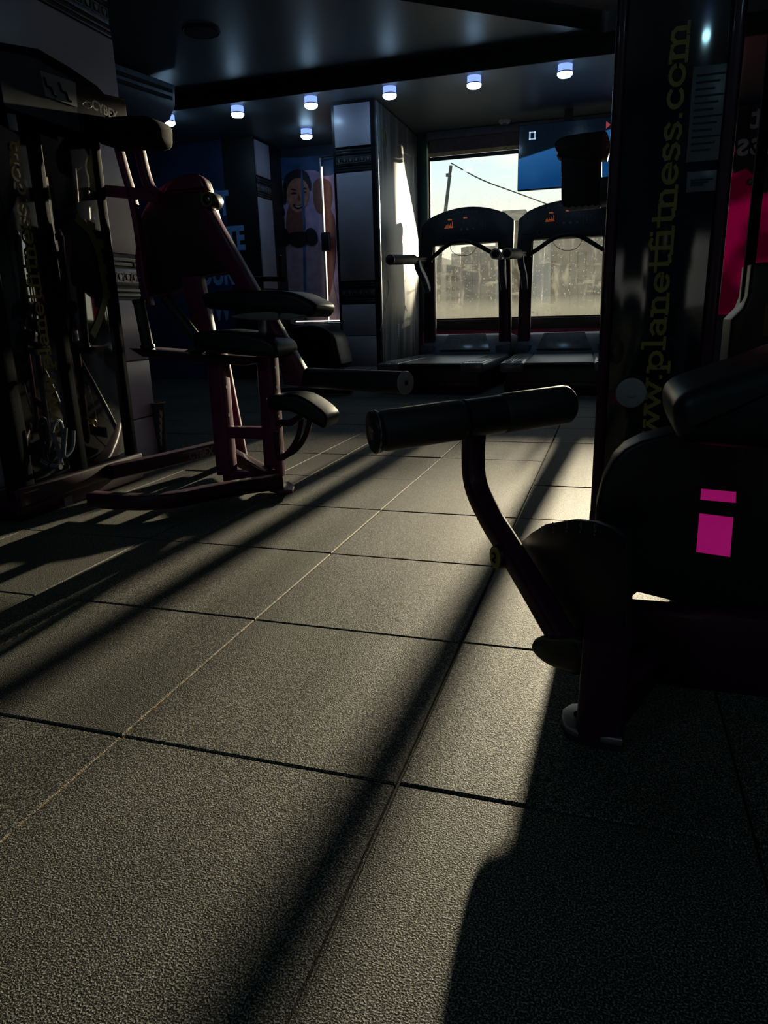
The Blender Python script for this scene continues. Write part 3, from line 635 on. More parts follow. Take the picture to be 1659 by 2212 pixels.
for x, y, r, lb in ((1090, 262, .065, 'small white round smoke detector on ceiling above window'), (1148, 272, .05, 'small flat ceiling sensor just above the television')):
    p = at(x, y, Z=ZL - .01); t = thing('smoke_detector', lb, 'detector', (p.x, p.y, ZL))
    bm = B(); cyl(bm, (p.x, p.y, ZL), (p.x, p.y, ZL - .03), r, r * .8, 28, bev=.004); obj('housing', bm, M['white_p'], t)
    bm = B(); cyl(bm, (p.x, p.y, ZL - .03), (p.x, p.y, ZL - .037), r * .35, n=16); obj('sensor_grille', bm, M['grey_p'], t)

# ---- air conditioner --------------------------------------------------
a0 = at(250, 138, Z=2.66); a1 = at(378, 184, Z=2.66); ad = (a1 - a0).normalized(); a0 = a1 - ad * 1.15
an = Vector((ad.y, -ad.x, 0))
ac = thing('air_conditioner', 'dark ceiling hung air conditioner with long louvres at upper left', 'air conditioner', tuple(a0.lerp(a1, .5)))
bm = B()
pr = [(0, 0), (.02, -.16), (.10, -.26), (.24, -.30), (.30, -.26), (.30, 0)]
prism(bm, [a0.lerp(a1, .5) - an * u * 1.0 + Vector((0, 0, v)) for u, v in pr], ad * 1.15, .008); acb = obj('housing', bm, M['grey_p'], ac)
bm = B()
for k, (u, v) in enumerate(((.005, -.06), (.012, -.115))):
    c = a0.lerp(a1, .5) - an * (u - .012) + Vector((0, 0, v)); prism(bm, [c + Vector((0, 0, -.014)), c + Vector((0, 0, .014)), c + an * .006 + Vector((0, 0, .014)), c + an * .006 + Vector((0, 0, -.014))], ad * 1.05)
objs('louvre', bm, M['blackp'], ac)
bm = B()
for f in (.15, .85):
    c = a0.lerp(a1, f) - an * .15; box(bm, c + Vector((-.02, -.02, -.01)), c + Vector((.02, .02, .065)))
objs('hanger', bm, M['blackp'], ac)

# ---- television ---------------------------------------------------------
tv = thing('television', 'flat television with blue picture hung from ceiling before the window', 'television', (.74, 7.0, 1.88))
bm = B(); box(bm, (.28, 6.975, 1.872), (1.26, 7.02, 2.472), .006); obj('cabinet', bm, M['blackp'], tv)
bm = B(); box(bm, (.287, 6.972, 1.882), (1.253, 6.976, 2.465)); obj('screen', bm, M['screen'], tv, smooth=0)
bm = B(); c = at(1150, 293, Y=6.970)
for a, b_, d, e_ in ((-.032, .032, .024, .036), (-.032, .032, -.036, -.024), (-.032, -.018, -.036, .036), (.018, .032, -.036, .036)): box(bm, c + Vector((a, -.001, d)), c + Vector((b_, .001, e_)))
obj('screen_icon', bm, mat('screen_icon_white', (.5, .6, .7), .4, emit=(.5, .7, 1), es=.5), tv, label='pale square picture icon')
bm = B(); c = at(1314, 270, Y=6.970); prism(bm, [c + Vector((-.02, 0, .035)), c + Vector((-.02, 0, -.03)), c + Vector((.022, 0, 0))], (0, .002, 0)); obj('screen_logo', bm, mat('screen_red', (.3, .05, .06), .4, emit=(.8, .1, .15), es=.35), tv, label='small red picture logo')
bm = B(); box(bm, (.72, 7.00, 2.45), (.80, 7.04, 2.58)); obj('ceiling_bracket', bm, M['blackp'], tv)

# ================================================================== TREADMILLS
def make_treadmill(lab):
    t = thing('treadmill', lab, 'treadmill', (0, 0, 0), 'treadmills facing the window')
    bm = B(); 
    prof = [(-.0, .02), (-.0, .06), (.0, .21), (.03, .262), (1.9, .262), (1.9, .02)]
    prism(bm, [(0, y, z) for y, z in prof], (.90, 0, 0), .02, 3); obj('base', bm, M['blackp'], t)
    bm = B(); box(bm, (-.45, -.012, .045), (.45, .01, .11), .012); obj('rear_kick_panel', bm, M['steel_maroon'], t, label='maroon rear panel')
    for s in (-1, 1):
        bm = B(); box(bm, sorted2(s * .285, s * .487, -.03, 1.28, .19, .275), sorted2(s * .285, s * .487, -.03, 1.28, .19, .275, 1), .022, 3)
        for k in range(5):
            xx = s * (.315 + k * .030); box(bm, (xx - .008, .06, .274), (xx + .008, 1.2, .281), .003)
        rl = obj('side_rail', bm, M['deckgrey'], t)
    bm = B(); box(bm, (-.283, -.012, .25), (.283, 1.34, .272), .008, 3); obj('running_belt', bm, M['belt'], t)
    # motor hood
    bm = B(); prism(bm, [(0, 1.28, .26), (0, 1.30, .30), (0, 1.42, .455), (0, 1.50, .475), (0, 1.85, .44), (0, 1.96, .36), (0, 1.98, .05), (0, 1.30, .05)], (.93, 0, 0), .02, 3); hd = obj('motor_hood', bm, M['grey_p'], t)
    bm = B(); prism(bm, [(-.27, 1.293, .315), (.27, 1.293, .315), (.20, 1.413, .47), (-.20, 1.413, .47)], (0, -.014, .010), .004); obj('hood_panel', bm, M['deckgrey'], hd)
    for s in (-1, 1):
        bm = B(); pts = [Vector((s * .405, 1.42, .24)), Vector((s * .400, 1.40, .8)), Vector((s * .392, 1.37, 1.20)), Vector((s * .388, 1.36, 1.42))]
        bar(bm, smooth_path(pts, 4), .125, .085, .02, up=(0, 1, 0)); obj('upright', bm, M['steel_maroon'], t)
        bm = B(); bar(bm, smooth_path([Vector((s * .405, 1.40, .24)), Vector((s * .41, 1.36, .30)), Vector((s * .405, 1.36, .36))], 3), .17, .14, .03, up=(0, 1, 0)); obj('upright_boot', bm, M['grey_p'], t)
        # hand rail reaching back over the deck
        bm = B(); a = Vector((s * .40, 1.32, 1.235)); e_ = Vector((s * .49, .42, 1.185)); tube(bm, [a, a.lerp(e_, .5), e_], .028, 14); hr = obj('hand_rail', bm, M['blackp'], t)
        bm = B(); capsule(bm, e_.lerp(a, .62), e_ + (e_ - a).normalized() * .02, .046); obj('rail_grip', bm, M['rubber'], hr)
        bm = B(); cyl(bm, e_ + (e_ - a).normalized() * .005, e_ + (e_ - a).normalized() * .010, .0472, n=20); objs('end_ring', bm, M['alu'], hr)
        bm = B(); bar(bm, smooth_path([a.lerp(e_, .30), a.lerp(e_, .26) + Vector((0, 0, -.08)), a.lerp(e_, .12) + Vector((-s * .005, 0, -.19)), Vector((s * .40, 1.33, .93))], 5), .06, .085, .015, up=(0, 1, 0)); obj('rail_bracket', bm, M['grey_p'], t)
    # console
    bm = B(); out = []
    for x in np.linspace(-.455, .455, 15): out.append((x, 1.715 - .115 * (x / .455) ** 2 if abs(x) < .45 else 1.575))
    pts2 = [(-.485, 1.30), (-.478, 1.56)] + out[1:-1] + [(.478, 1.56), (.485, 1.30), (.475, 1.20), (.345, 1.20), (.335, 1.365), (-.335, 1.365), (-.345, 1.20), (-.475, 1.20)]
    tilt = lambda x, z: Vector((x, 1.33 + (z - 1.3) * .22, z))
    prism(bm, [tilt(x, z) for x, z in pts2], (0, .07, -.015), .012, 3); cs = obj('console', bm, M['blackp'], t)
    nf = Vector((0, -.976, .215)) * .041
    def pl(x, z, k=1): return tilt(x, z) + nf * k
    yup = Vector((0, .22, 1)).normalized()
    bm = B(); text_mesh(bm, 'Life Fitness', pl(-.02, 1.645), (1, 0, 0), yup, .058, .001, align='CENTER', shear=.35); text_mesh(bm, 'P S', pl(.19, 1.64), (1, 0, 0), yup, .03, .001); obj('maker_lettering', bm, M['logo_grey'], cs)
    bm = B()
    text_mesh(bm, '4:03m', pl(-.19, 1.592), (1, 0, 0), yup, .017, .001); text_mesh(bm, 'PESO', pl(-.03, 1.600), (1, 0, 0), yup, .017, .001)
    hs = [.010, .022, .008, .030, .010, .016, .036, .014, .052]
    for i, h in enumerate(hs): prism(bm, [pl(-.215 + i * .009, 1.525), pl(-.2125 + i * .009, 1.525), pl(-.2125 + i * .009, 1.525 + h), pl(-.215 + i * .009, 1.525 + h)], nf * .02)
    prism(bm, [pl(-.222, 1.518), pl(-.135, 1.518), pl(-.135, 1.5205), pl(-.222, 1.5205)], nf * .02); obj('orange_display', bm, M['orange'], cs, label='glowing orange read-out')
    bm = B()
    for i in range(3):
        for j in range(2): p = pl(-.03 + i * .062, 1.553 + j * .02); cyl(bm, p, p + nf * .03, .0035, n=8)
    for i in range(3):
        for j in range(4): p = pl(.14 + i * .03, 1.49 + j * .022); cyl(bm, p, p + nf * .03, .004, n=8)
    objs('key', bm, M['placard2'], cs)
    for i, mm in enumerate(('logo_grey', 'logo_grey', 'blue_btn')):
        p = pl(-.045 + i * .062, 1.495); bm = B(); cyl(bm, p, p + nf * .06, .012, n=16); obj('round_button', bm, M[mm], cs)
    p = pl(-.27, 1.42); bm = B(); tube(bm, [p + Vector((.022 * math.cos(a), 0, 0)) + yup * .022 * math.sin(a) for a in np.linspace(0, 2 * PI, 21)[:-1]], .002, 6, True); obj('stop_button', bm, M['logo_grey'], cs)
    # arched front grab bar and hanging cable
    pts = [Vector((-.40, 1.33, 1.215)), Vector((-.30, 1.22, 1.255)), Vector((-.16, 1.15, 1.335)), Vector((-.06, 1.13, 1.372)), Vector((.06, 1.13, 1.372)), Vector((.16, 1.15, 1.335)), Vector((.30, 1.22, 1.255)), Vector((.40, 1.33, 1.215))]
    bm = B(); tube(bm, smooth_path(pts, 5), .021, 14); obj('grab_bar', bm, M['blackp'], t)
    bm = B(); tube(bm, smooth_path([Vector((-.145, 1.28, 1.37)), Vector((-.12, 1.22, 1.30)), Vector((-.03, 1.20, 1.245)), Vector((.09, 1.22, 1.26)), Vector((.15, 1.28, 1.37))], 5), .0028, 6); obj('safety_cord', bm, M['blackm'], t)
    return t
def sorted2(x0, x1, y0, y1, z0, z1, hi=0):
    a = (min(x0, x1), y0, z0); b = (max(x0, x1), y1, z1); return b if hi else a
def copy_tree(o, parent=None):
    c = o.copy(); S.collection.objects.link(c); c.parent = parent
    for ch in list(o.children): copy_tree(ch, c)
    return c
tm = make_treadmill('black and maroon treadmill with orange read-out, nearer the tiled pillar')
tm2 = copy_tree(tm); tm2['label'] = 'black and maroon treadmill half hidden behind the right weight tower'
tm.location = (-.245, 5.30, 0); tm.rotation_euler.z = math.radians(-2.6)
tm2.location = (.868, 5.30, 0); tm2.rotation_euler.z = math.radians(2.0)

# ================================================================== RIGHT MACHINE (leg extension): tower
TY = 1.15
rt = thing('leg_machine', 'dark leg machine with seat, numbered cam and foam roller at right foreground', 'gym machine', (1.40, .6, 0))
# tower
bm = B()
for lo, hi in (((1.247, TY, .12), (1.276, TY + .05, 2.05)), ((1.502, TY, .12), (1.536, TY + .05, 2.05)), ((1.243, TY + .42, .12), (1.29, TY + .47, 2.05)), ((1.502, TY + .42, .12), (1.536, TY + .47, 2.05))): box(bm, lo, hi, .010, 3)
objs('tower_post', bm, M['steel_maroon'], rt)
bm = B(); box(bm, (1.272, TY + .012, .125), (1.504, TY + .020, 1.95), .002); obj('tower_shroud', bm, M['smoke'], rt)
bm = B(); box(bm, (1.246, TY + .055, .125), (1.250, TY + .415, 1.95), .001); obj('side_shroud', bm, M['smoke'], rt)
bm = B(); slab(bm, 'www.planetfitness.com', (1.412, TY + .011, .275), (0, 0, 1), (-1, 0, 0), .036, total=1.075); obj('web_lettering', bm, M['yellow'], rt, smooth=0, label='yellow slab serif web address')
for (x0, y0, x1, y1) in ((1498, 145, 1558, 345), (1485, 372, 1545, 412)):
    bm = B(); a, c = at(x0, y0, Y=TY + .010), at(x1, y1, Y=TY + .010); box(bm, (a.x, TY + .008, c.z), (c.x, TY + .0115, a.z), .001)
    pl_ = obj('instruction_label', bm, M['placard2'], rt)
    bm = B(); n = 12 if y1 < 360 else 3
    for i in range(n):
        z = a.z - .02 - (a.z - c.z - .03) * i / n; box(bm, (a.x + .008, TY + .0070, z - .002), (c.x - .008 - .01 * (i % 3), TY + .0078, z + .002))
    obj('printed_lines', bm, M['placard'], pl_)
p = at(1363, 848, Y=TY); bm = B(); cyl(bm, (p.x, TY - .012, p.z), (p.x, TY + .0, p.z), .040, n=40, bev=.003); cyl(bm, (p.x + .001, TY - .017, p.z), (p.x + .001, TY - .011, p.z), .010, n=20); obj('pulley_cover', bm, M['palecap'], rt, label='round pale pulley cover')
bm = B()
for i in range(12): box(bm, (1.30, TY + .12, .13 + i * .027), (1.49, TY + .34, .154 + i * .027), .003)
obj('weight_stack', bm, M['blackm'], rt)
bm = B()
for x in (1.36, 1.46): cyl(bm, (x, TY + .23, .12), (x, TY + .23, 1.95), .010, n=12)
objs('guide_rod', bm, M['chrome'], rt)
bm = B(); box(bm, (1.235, TY - .01, 1.95), (1.54, TY + .48, 2.08), .02, 3); obj('tower_header', bm, M['blackp'], rt)
bm = B()
box(bm, (1.245, TY + .0, .085), (1.54, TY + .05, .13), .008); box(bm, (1.25, TY + .42, .22), (1.53, TY + .47, .27), .008)
for x in (1.266, 1.52): box(bm, (x - .016, TY + .0, .0), (x + .016, TY + .47, .09), .008)
obj('tower_foot', bm, M['steel_maroon'], rt)
# near leg, base tube, foot plate
bm = B(); bar(bm, [Vector((1.294, .215, .01)), Vector((1.298, .215, .19))], .075, .085, .012, up=(0, 1, 0)); obj('front_post', bm, M['steel_maroon'], rt)
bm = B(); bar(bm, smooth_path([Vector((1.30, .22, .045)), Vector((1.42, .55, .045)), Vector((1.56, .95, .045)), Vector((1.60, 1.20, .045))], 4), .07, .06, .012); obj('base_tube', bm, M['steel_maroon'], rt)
bm = B(); box(bm, (1.30, .41, .0), (2.2, .465, .155), .010); obj('added_shade_bar', bm, M['steel_maroon'], rt)  # bar added to keep low sun off the floor in front
bm = B(); box(bm, (1.70, .50, .0), (2.25, .95, .50), .03, 3); obj('added_shade_block', bm, M['blackp'], rt)  # unseen box added to shade the floor at right
bm = B(); fp = [at(1212, 1553, Z=.022), at(1222, 1535, Z=.022), at(1262, 1512, Z=.022), (1.31, .26, .022), (1.31, .17, .022), at(1262, 1552, Z=.022), at(1240, 1555, Z=.022), at(1225, 1553, Z=.022)]
fp = [Vector(p) for p in fp]
fpc = Vector((1.245, .225, .022))
pts = [(1.232, .215), (1.232, .24), (1.245, .262), (1.300, .285), (1.33, .27), (1.33, .17), (1.262, .175), (1.240, .19)]
prism(bm, [(x, y, .018) for x, y in pts], (0, 0, .014), .003); fo = obj('foot_plate', bm, M['alu'], rt)
bm = B(); cyl(bm, (1.262, .226, .0255), (1.262, .226, .028), .011, n=24); obj('bolt_hole', bm, M['blackm'], fo)
bm = B(); prism(bm, [(x + .002, y, .005) for x, y in pts], (0, 0, .012)); obj('rubber_pad', bm, M['rubber'], fo)
# range-of-motion cover
cY = .52
def Pc(x, y, Y=cY): return at(x, y, Y=Y)
bm = B(); cov = [(1283, 1150), (1288, 1085), (1302, 1030), (1325, 985), (1350, 960), (1385, 943), (1440, 928), (1520, 920), (1640, 925), (1700, 960), (1700, 1320), (1560, 1300), (1470, 1285), (1376, 1262), (1340, 1290), (1268, 1290), (1275, 1200)]
prism(bm, [Pc(x, y) for x, y in cov], (0, .10, 0), .010, 3); cv = obj('side_cover', bm, M['blackp'], rt)
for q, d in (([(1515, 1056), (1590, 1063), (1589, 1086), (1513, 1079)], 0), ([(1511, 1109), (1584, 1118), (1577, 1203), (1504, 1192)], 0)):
    bm = B(); prism(bm, [Pc(x, y, cY - .051) for x, y in q], (0, .002, 0)); obj('magenta_label', bm, M['pink'], rt, label='plain magenta label with added glow')
bm = B(); text_mesh(bm, '67', Pc(1588, 985, cY - .052), (1, 0, 0), (0, 0, 1), .014, .0005); text_mesh(bm, '76', Pc(1587, 1010, cY - .052), (1, 0, 0), (0, 0, 1), .014, .0005); objs('weight_number', bm, M['placard2'], rt)
# seat / back pads
def pad(name, pts, Y, th, parent, m='vinyl', bev=.02, **k):
    bm = B(); v = smooth_path([at(x, y, Y=Y) for x, y in pts], 3, True); prism(bm, v, (0, th, 0), bev, 4); return obj(name, bm, M[m], parent, **k)
bm = B()
sp0 = [(1440, 875), (1443, 852), (1460, 832), (1500, 815), (1600, 783), (1720, 745), (1760, 800), (1740, 920), (1650, 940), (1520, 935), (1460, 925), (1445, 905)]
pad('seat_pad', sp0, .42, .30, rt, bev=.03)
# roller, arm and cam in a plane square to the roller axis
_a = math.radians(35); axn = Vector((math.cos(_a), math.sin(_a), 0))
PV = at(1225, 1400, Y=.33); p0 = onpl(1030, 905, PV, axn); _s = Vector((-axn.y, axn.x, 0))
RL = onpl(806, 934, p0, _s); RR = onpl(1240, 871, p0, _s); ux = (RR - RL).normalized()
bm = B(); r_ = .0455
mid0, mid1 = RL.lerp(RR, .46), RL.lerp(RR, .60)
capsule(bm, mid0, RL, r_ * .98); obj('foam_roller', bm, M['rubber'], rt)
bm = B(); capsule(bm, mid1 - ux * .01, RR, r_ * .98); obj('foam_roller', bm, M['rubber'], rt)
bm = B(); cyl(bm, mid0 - ux * .01, mid1 + ux * .01, r_ * .93, n=24); obj('roller_sleeve', bm, M['blackp'], rt)
bm = B(); cyl(bm, RL - ux * .004, RL + ux * .014, r_ * 1.0, n=36, bev=.003); rc = obj('roller_cap', bm, M['blackp'], rt)
bm = B(); cyl(bm, RL - ux * .006, RL - ux * .003, .015, n=20); tube(bm, [RL + ux * .004 + (Vector((0, 0, 1)) * math.cos(t) + ux.cross(Vector((0, 0, 1))) * math.sin(t)) * r_ * 1.0 for t in np.linspace(0, 2 * PI, 33)[:-1]], .0022, 6, True); obj('cap_ring', bm, M['chrome'], rc)
A = lambda x, y: onpl(x, y, p0, axn)
arm = [A(1027, 915), A(1022, 975), A(1027, 1045), A(1055, 1110), A(1090, 1168), A(1155, 1275), A(1222, 1390)]
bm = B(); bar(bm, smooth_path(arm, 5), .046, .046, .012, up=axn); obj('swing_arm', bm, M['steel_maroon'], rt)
sh = axn * .035
bm = B(); wedge = [(1095, 1178), (1120, 1155), (1150, 1136), (1205, 1126), (1250, 1130), (1290, 1146), (1320, 1170), (1320, 1400), (1270, 1447), (1235, 1440), (1200, 1418), (1194, 1372)]
prism(bm, [A(x, y) + sh for x, y in wedge], axn * .014, .002); cm = obj('cam_plate', bm, M['blackp'], rt)
fr = -axn * .0085 + sh; xd = Vector((0, 0, 1)).cross(-axn).normalized() * -1
bm = B()
for s, x, y in (('1', 1141, 1153), ('2', 1165, 1146), ('3', 1193, 1144), ('4', 1222, 1145), ('5', 1252, 1152)):
    p = A(x, y) + fr; text_mesh(bm, s, p, -xd if (-xd).dot(_R @ Vector((1, 0, 0))) > 0 else xd, (0, 0, 1), .021, .0005)
    q = A(x + 3, y + 7) + fr; cyl(bm, q, q - axn * .0006, .0022, n=8)
objs('cam_number', bm, M['placard2'], cm)
K = A(1098, 1200) - axn * .03
bm = B(); cyl(bm, K, K + axn * .05, .0255, n=28, bev=.003); kb = obj('selector_knob', bm, M['blackp'], rt)
bm = B(); cyl(bm, K - axn * .002, K + axn * .002, .0235, n=28); kf = obj('knob_badge', bm, M['yellow'], kb, label='ochre swirl badge')
bm = B(); Kz = K - axn * .0035; sdv = axn.cross(Vector((0, 0, 1)))
tube(bm, smooth_path([Kz + sdv * a + Vector((0, 0, b)) for a, b in ((-.008, .006), (0, .010), (.007, .002), (0, -.002), (-.006, -.008), (.006, -.009))], 4), .0018, 6)
cyl(bm, K + axn * .02 + Vector((0, 0, .015)), K + axn * .035 + Vector((.015, 0, .03)), .004, n=10); obj('knob_trim', bm, M['blackm'], kb)
pv = [(1184, 1395), (1186, 1378), (1200, 1368), (1230, 1372), (1290, 1380), (1290, 1448), (1255, 1444), (1215, 1428), (1195, 1412)]
bm = B(); prism(bm, smooth_path([A(x, y) for x, y in pv], 3, True), axn * .08, .012, 3); obj('pivot_housing', bm, M['blackp'], rt)
# black dispenser hung on the tower
dY = TY + .57
ds = thing('dispenser', 'black rounded towel dispenser with serrated mouth beside the weight tower', 'dispenser', tuple(at(1265, 455, Y=dY)))
def dp(x, y): return at(x, y, Y=dY)
bm = B(); prism(bm, smooth_path([dp(x, y) for x, y in ((1212, 345), (1208, 335), (1201, 325), (1202, 312), (1225, 299), (1290, 290), (1312, 292), (1312, 345))], 2, True), (0, .09, 0), .008, 3); obj('lid', bm, M['blackp'], ds)
bm = B(); prism(bm, [dp(x, y) for x, y in ((1213, 340), (1300, 336), (1300, 440), (1296, 448), (1230, 454), (1217, 447), (1214, 435))], (0, .085, 0), .010, 3); db = obj('container', bm, M['blackp'], ds)
bm = B(); box(bm, (1.215, 1.60, 1.02), (1.275, dY + .03, 1.09), .004); obj('mounting_bracket', bm, M['blackp'], ds)
bm = B(); zz = [(1222 + i * 7.2, 452 + (4 if i % 2 else -1) - i * .5) for i in range(11)]; zt = [(1294 - i * 7.2, 443 + (2 if i % 2 else -2) + i * .5) for i in range(11)]
prism(bm, [at(x, y, Y=dY - .046) for x, y in zz + zt], (0, .004, 0)); obj('serrated_mouth', bm, M['palecap'], ds, label='grey serrated tear edge')
bm = B(); prism(bm, [at(x, y, Y=dY) for x, y in ((1302, 398), (1313, 396), (1312, 440), (1301, 442))], (0, .10, 0), .002); obj('level_window', bm, M['film_edge2'], db, label='bright translucent level window')

# another machine standing further right, seen past the tower
om = thing('cable_machine', 'black cable machine post seen past the weight tower at right edge', 'gym machine', (2.05, 3.4, 0))
def o_(x, y): return at(x, y, Y=3.4)
bm = B(); a, c = o_(1652, -20), o_(1632, 640); bar(bm, [Vector((a.x + .06, 3.4, 0)), Vector((a.x + .06, 3.4, 2.5))], .05, .05, .008); bar(bm, [Vector((a.x + .24, 3.4, 0)), Vector((a.x + .24, 3.4, 2.5))], .05, .05, .008); objs('post', bm, M['blackm'], om)
bm = B(); prism(bm, [o_(x, y) for x, y in ((1605, 640), (1612, 575), (1630, 570), (1700, 568), (1700, 800), (1560, 800), (1570, 690), (1595, 665))], (0, .3, 0), .02, 3); obj('guard', bm, M['blackp'], om)
bm = B(); box(bm, o_(1634, 724) + Vector((0, -.155, 0)), o_(1690, 655) + Vector((0, -.151, 0))); obj('instruction_placard', bm, mat('brown_placard', (.12, .07, .02), .5), om)

# ================================================================== LEFT TOWER
TX = -.75
lt = thing('seated_machine', 'maroon seated gym machine with tall smoked weight tower, stacked pads and roller at left', 'gym machine', (-.5, 1.5, 0))
def Q(x, y, X=TX): return at(x, y, X=X)
bm = B(); 
for y0, y1 in ((1.075, 1.165), (1.385, 1.455), (1.735, 1.785)): box(bm, (TX - .05, y0, .06), (TX + .008, y1, 1.52), .010, 3)
for y0, y1 in ((1.075, 1.13), (1.735, 1.785)): box(bm, (TX - .27, y0, .06), (TX - .21, y1, 1.52), .010, 3)
objs('post', bm, M['blackm'], lt)
bm = B(); box(bm, (TX - .012, 1.165, .10), (TX - .004, 1.385, 1.42), .001); f1 = obj('front_shroud', bm, M['mirror'], lt)
bm = B(); box(bm, (TX - .012, 1.455, .10), (TX - .004, 1.735, 1.42), .001); f2 = obj('side_shroud', bm, M['mirror'], lt)
bm = B(); slab(bm, 'www.planetfitness.com', (TX - .002, 1.365, .285), (0, 0, 1), (0, -1, 0), .040, total=1.04)
bmesh.ops.translate(bm, verts=bm.verts, vec=(.003, -.02, 0)); obj('web_lettering', bm, M['yellow'], lt, smooth=0, label='yellow slab serif web address')
# reflected gear painted as strokes on second shroud
bm = B()
cy, cz = 1.30, .95
for (px_, pts) in ((0, [(206, 300), (205, 325), (194, 358), (199, 385), (201, 412)]), (0, [(163, 470), (190, 495), (212, 540), (222, 590), (228, 640), (215, 690), (200, 725)])):
    P = smooth_path([Q(x, y, TX - .001) for x, y in pts], 5); sweep(bm, P, rrect(.034, .0015, .0006, 1), up=(1, 0, 0))
for x, y in ((190, 492), (213, 532), (227, 588), (232, 640), (196, 340)):
    c = Q(x + 6, y - 4, TX - .0005); prism(bm, [c + Vector((0, -.025, -.02)), c + Vector((0, .025, -.012)), c + Vector((0, .028, .012)), c + Vector((0, -.02, .022))], (.0015, 0, 0))
obj('gear_reflection', bm, M['yellow_dim'], lt, label='ochre gear reflection painted on shroud')
# labels
def lab(pts, m, parent, name, X=TX - .0025, th=.0015, **k):
    bm = B(); prism(bm, [Q(x, y, X) for x, y in pts], (th, 0, 0)); return obj(name, bm, M[m], parent, **k)
wl_ = lab([(78, 378), (103, 383), (110, 431), (86, 432)], 'warn_yel', lt, 'warning_label', label='cream warning label with red header')
lab([(79, 379), (102, 384), (104, 393), (81, 389)], 'warn_red', wl_, 'label_header', X=TX - .001)
bm = B()
for i in range(7): prism(bm, [Q(83 + i * .9, 396 + i * 5, TX - .001), Q(103 + i * .9, 399 + i * 5, TX - .001), Q(103 + i * .9, 401 + i * 5, TX - .001), Q(83 + i * .9, 398 + i * 5, TX - .001)], (.0012, 0, 0))
obj('printed_lines', bm, M['placard'], wl_)
lab([(88, 433), (110, 432), (119, 505), (97, 505)], 'placard2', lt, 'instruction_label')
lab([(97, 519), (124, 520), (127, 543), (101, 542)], 'placard2', lt, 'instruction_label')
# header
bm = B()
prism(bm, [Q(x, y, TX + .0) for x, y in ((-45, 90), (0, 98), (60, 108), (130, 148), (190, 188), (205, 205), (250, 215), (256, 262), (225, 272), (180, 290), (0, 236), (-45, 222))], (.10, 0, 0), .012, 3); hdr = obj('header', bm, M['blackm'], lt)
pc = lab([(-10, 108), (40, 116), (80, 128), (155, 172), (175, 285), (16, 232), (8, 222)], 'placard', hdr, 'header_placard', X=TX + .053)
lab([(86, 152), (163, 178), (167, 232), (98, 207)], 'placard2', pc, 'exercise_drawing', X=TX + .055)
bm = B()
for sx in (0, 32):
    P0 = [(97 + sx, 172 + sx * .35), (101 + sx, 186 + sx * .35), (111 + sx, 190 + sx * .35), (115 + sx, 204 + sx * .35), (122 + sx, 208 + sx * .35)]
    tube(bm, [Q(x, y, TX + .057) for x, y in P0], .0045, 6); c = Q(96 + sx, 170 + sx * .35, TX + .057); cyl(bm, c - Vector((.001, 0, 0)), c + Vector((.001, 0, 0)), .006, n=10)
obj('drawn_figures', bm, M['blackm'], pc)
bm = B(); text_mesh(bm, 'CYBEX', Q(199, 234, TX + .0535), (0, 1, -.07), (0, .0, 1), .050, .001, shear=.12, offset=.001)
tube(bm, smooth_path([Q(x, y, TX + .0535) for x, y in ((198, 222), (185, 220), (178, 225), (184, 232), (195, 233), (198, 227), (190, 225))], 4), .0016, 6)
obj('maker_lettering', bm, M['logo_grey'], hdr)
bm = B(); prism(bm, [Q(x, y, TX + .045) for x, y in ((15, 244), (33, 247), (39, 283), (22, 280))], (.006, 0, 0), .002); obj('clip', bm, M['grey_p'], hdr)
bm = B(); box(bm, (TX - .28, 1.06, .0), (TX + .015, 1.80, .075), .015, 3); box(bm, (TX - .03, 1.06, .05), (TX + .02, 1.80, .125), .012, 3); bs = obj('base', bm, M['steel_maroon'], lt)
bm = B(); prism(bm, [at(x, y, X=TX + .0215) for x, y in ((138, 1076), (156, 1070), (157, 1088), (141, 1095))], (.001, 0, 0)); obj('flag_sticker', bm, mat('flag_sticker', (.14, .09, .13), .5), bs)
bm = B()
for i in range(13): box(bm, (TX - .20, 1.47, .12 + i * .03), (TX - .04, 1.72, .147 + i * .03), .003)
obj('weight_stack', bm, M['blackm'], lt)
# selector pin hanging on bead chain
sp = lt
bm = B(); ch = smooth_path([Q(191, 834, TX + .02), Q(197, 855, TX + .02), Q(204, 880, TX + .02), Q(208, 903, TX + .02)], 6)
for p in ch: bmesh.ops.create_icosphere(bm, subdivisions=1, radius=.0022, matrix=Matrix.Translation(p))
tube(bm, ch, .0006, 5); obj('bead_chain', bm, M['chrome'], sp)
bm = B(); c = Q(204, 914, TX + .022); tube(bm, [c + Vector((0, .011 * math.cos(t), .014 * math.sin(t))) for t in np.linspace(0, 2 * PI, 21)[:-1]], .0032, 8, True); cyl(bm, c + Vector((-.05, 0, .012)), c + Vector((.004, 0, .012)), .004, n=10); obj('pin_ring', bm, mat('ochre_ring', (.45, .2, .03), .4), sp)
# grey forked cable handle hanging on the tower
gh = lt
bm = B(); bar(bm, smooth_path([Q(x, y, TX + .03) for x, y in ((112, 935), (118, 915), (130, 912), (137, 945), (136, 975), (134, 985))], 4), .016, .010, .003, up=(1, 0, 0)); bar(bm, smooth_path([Q(x, y, TX + .03) for x, y in ((114, 935), (124, 965), (132, 1000), (134, 1000))], 4), .018, .010, .003, up=(1, 0, 0))
bar(bm, smooth_path([Q(x, y, TX + .034) for x, y in ((142, 925), (140, 955), (138, 985), (148, 980), (157, 965), (159, 930))], 4), .014, .010, .003, up=(1, 0, 0)); obj('forked_handle', bm, M['placard2'], gh)
bm = B(); c = Q(120, 1008, TX + .02); cyl(bm, c + Vector((-.02, 0, 0)), c + Vector((.025, 0, 0)), .010, n=16); obj('mounting_stud', bm, M['alu'], gh)

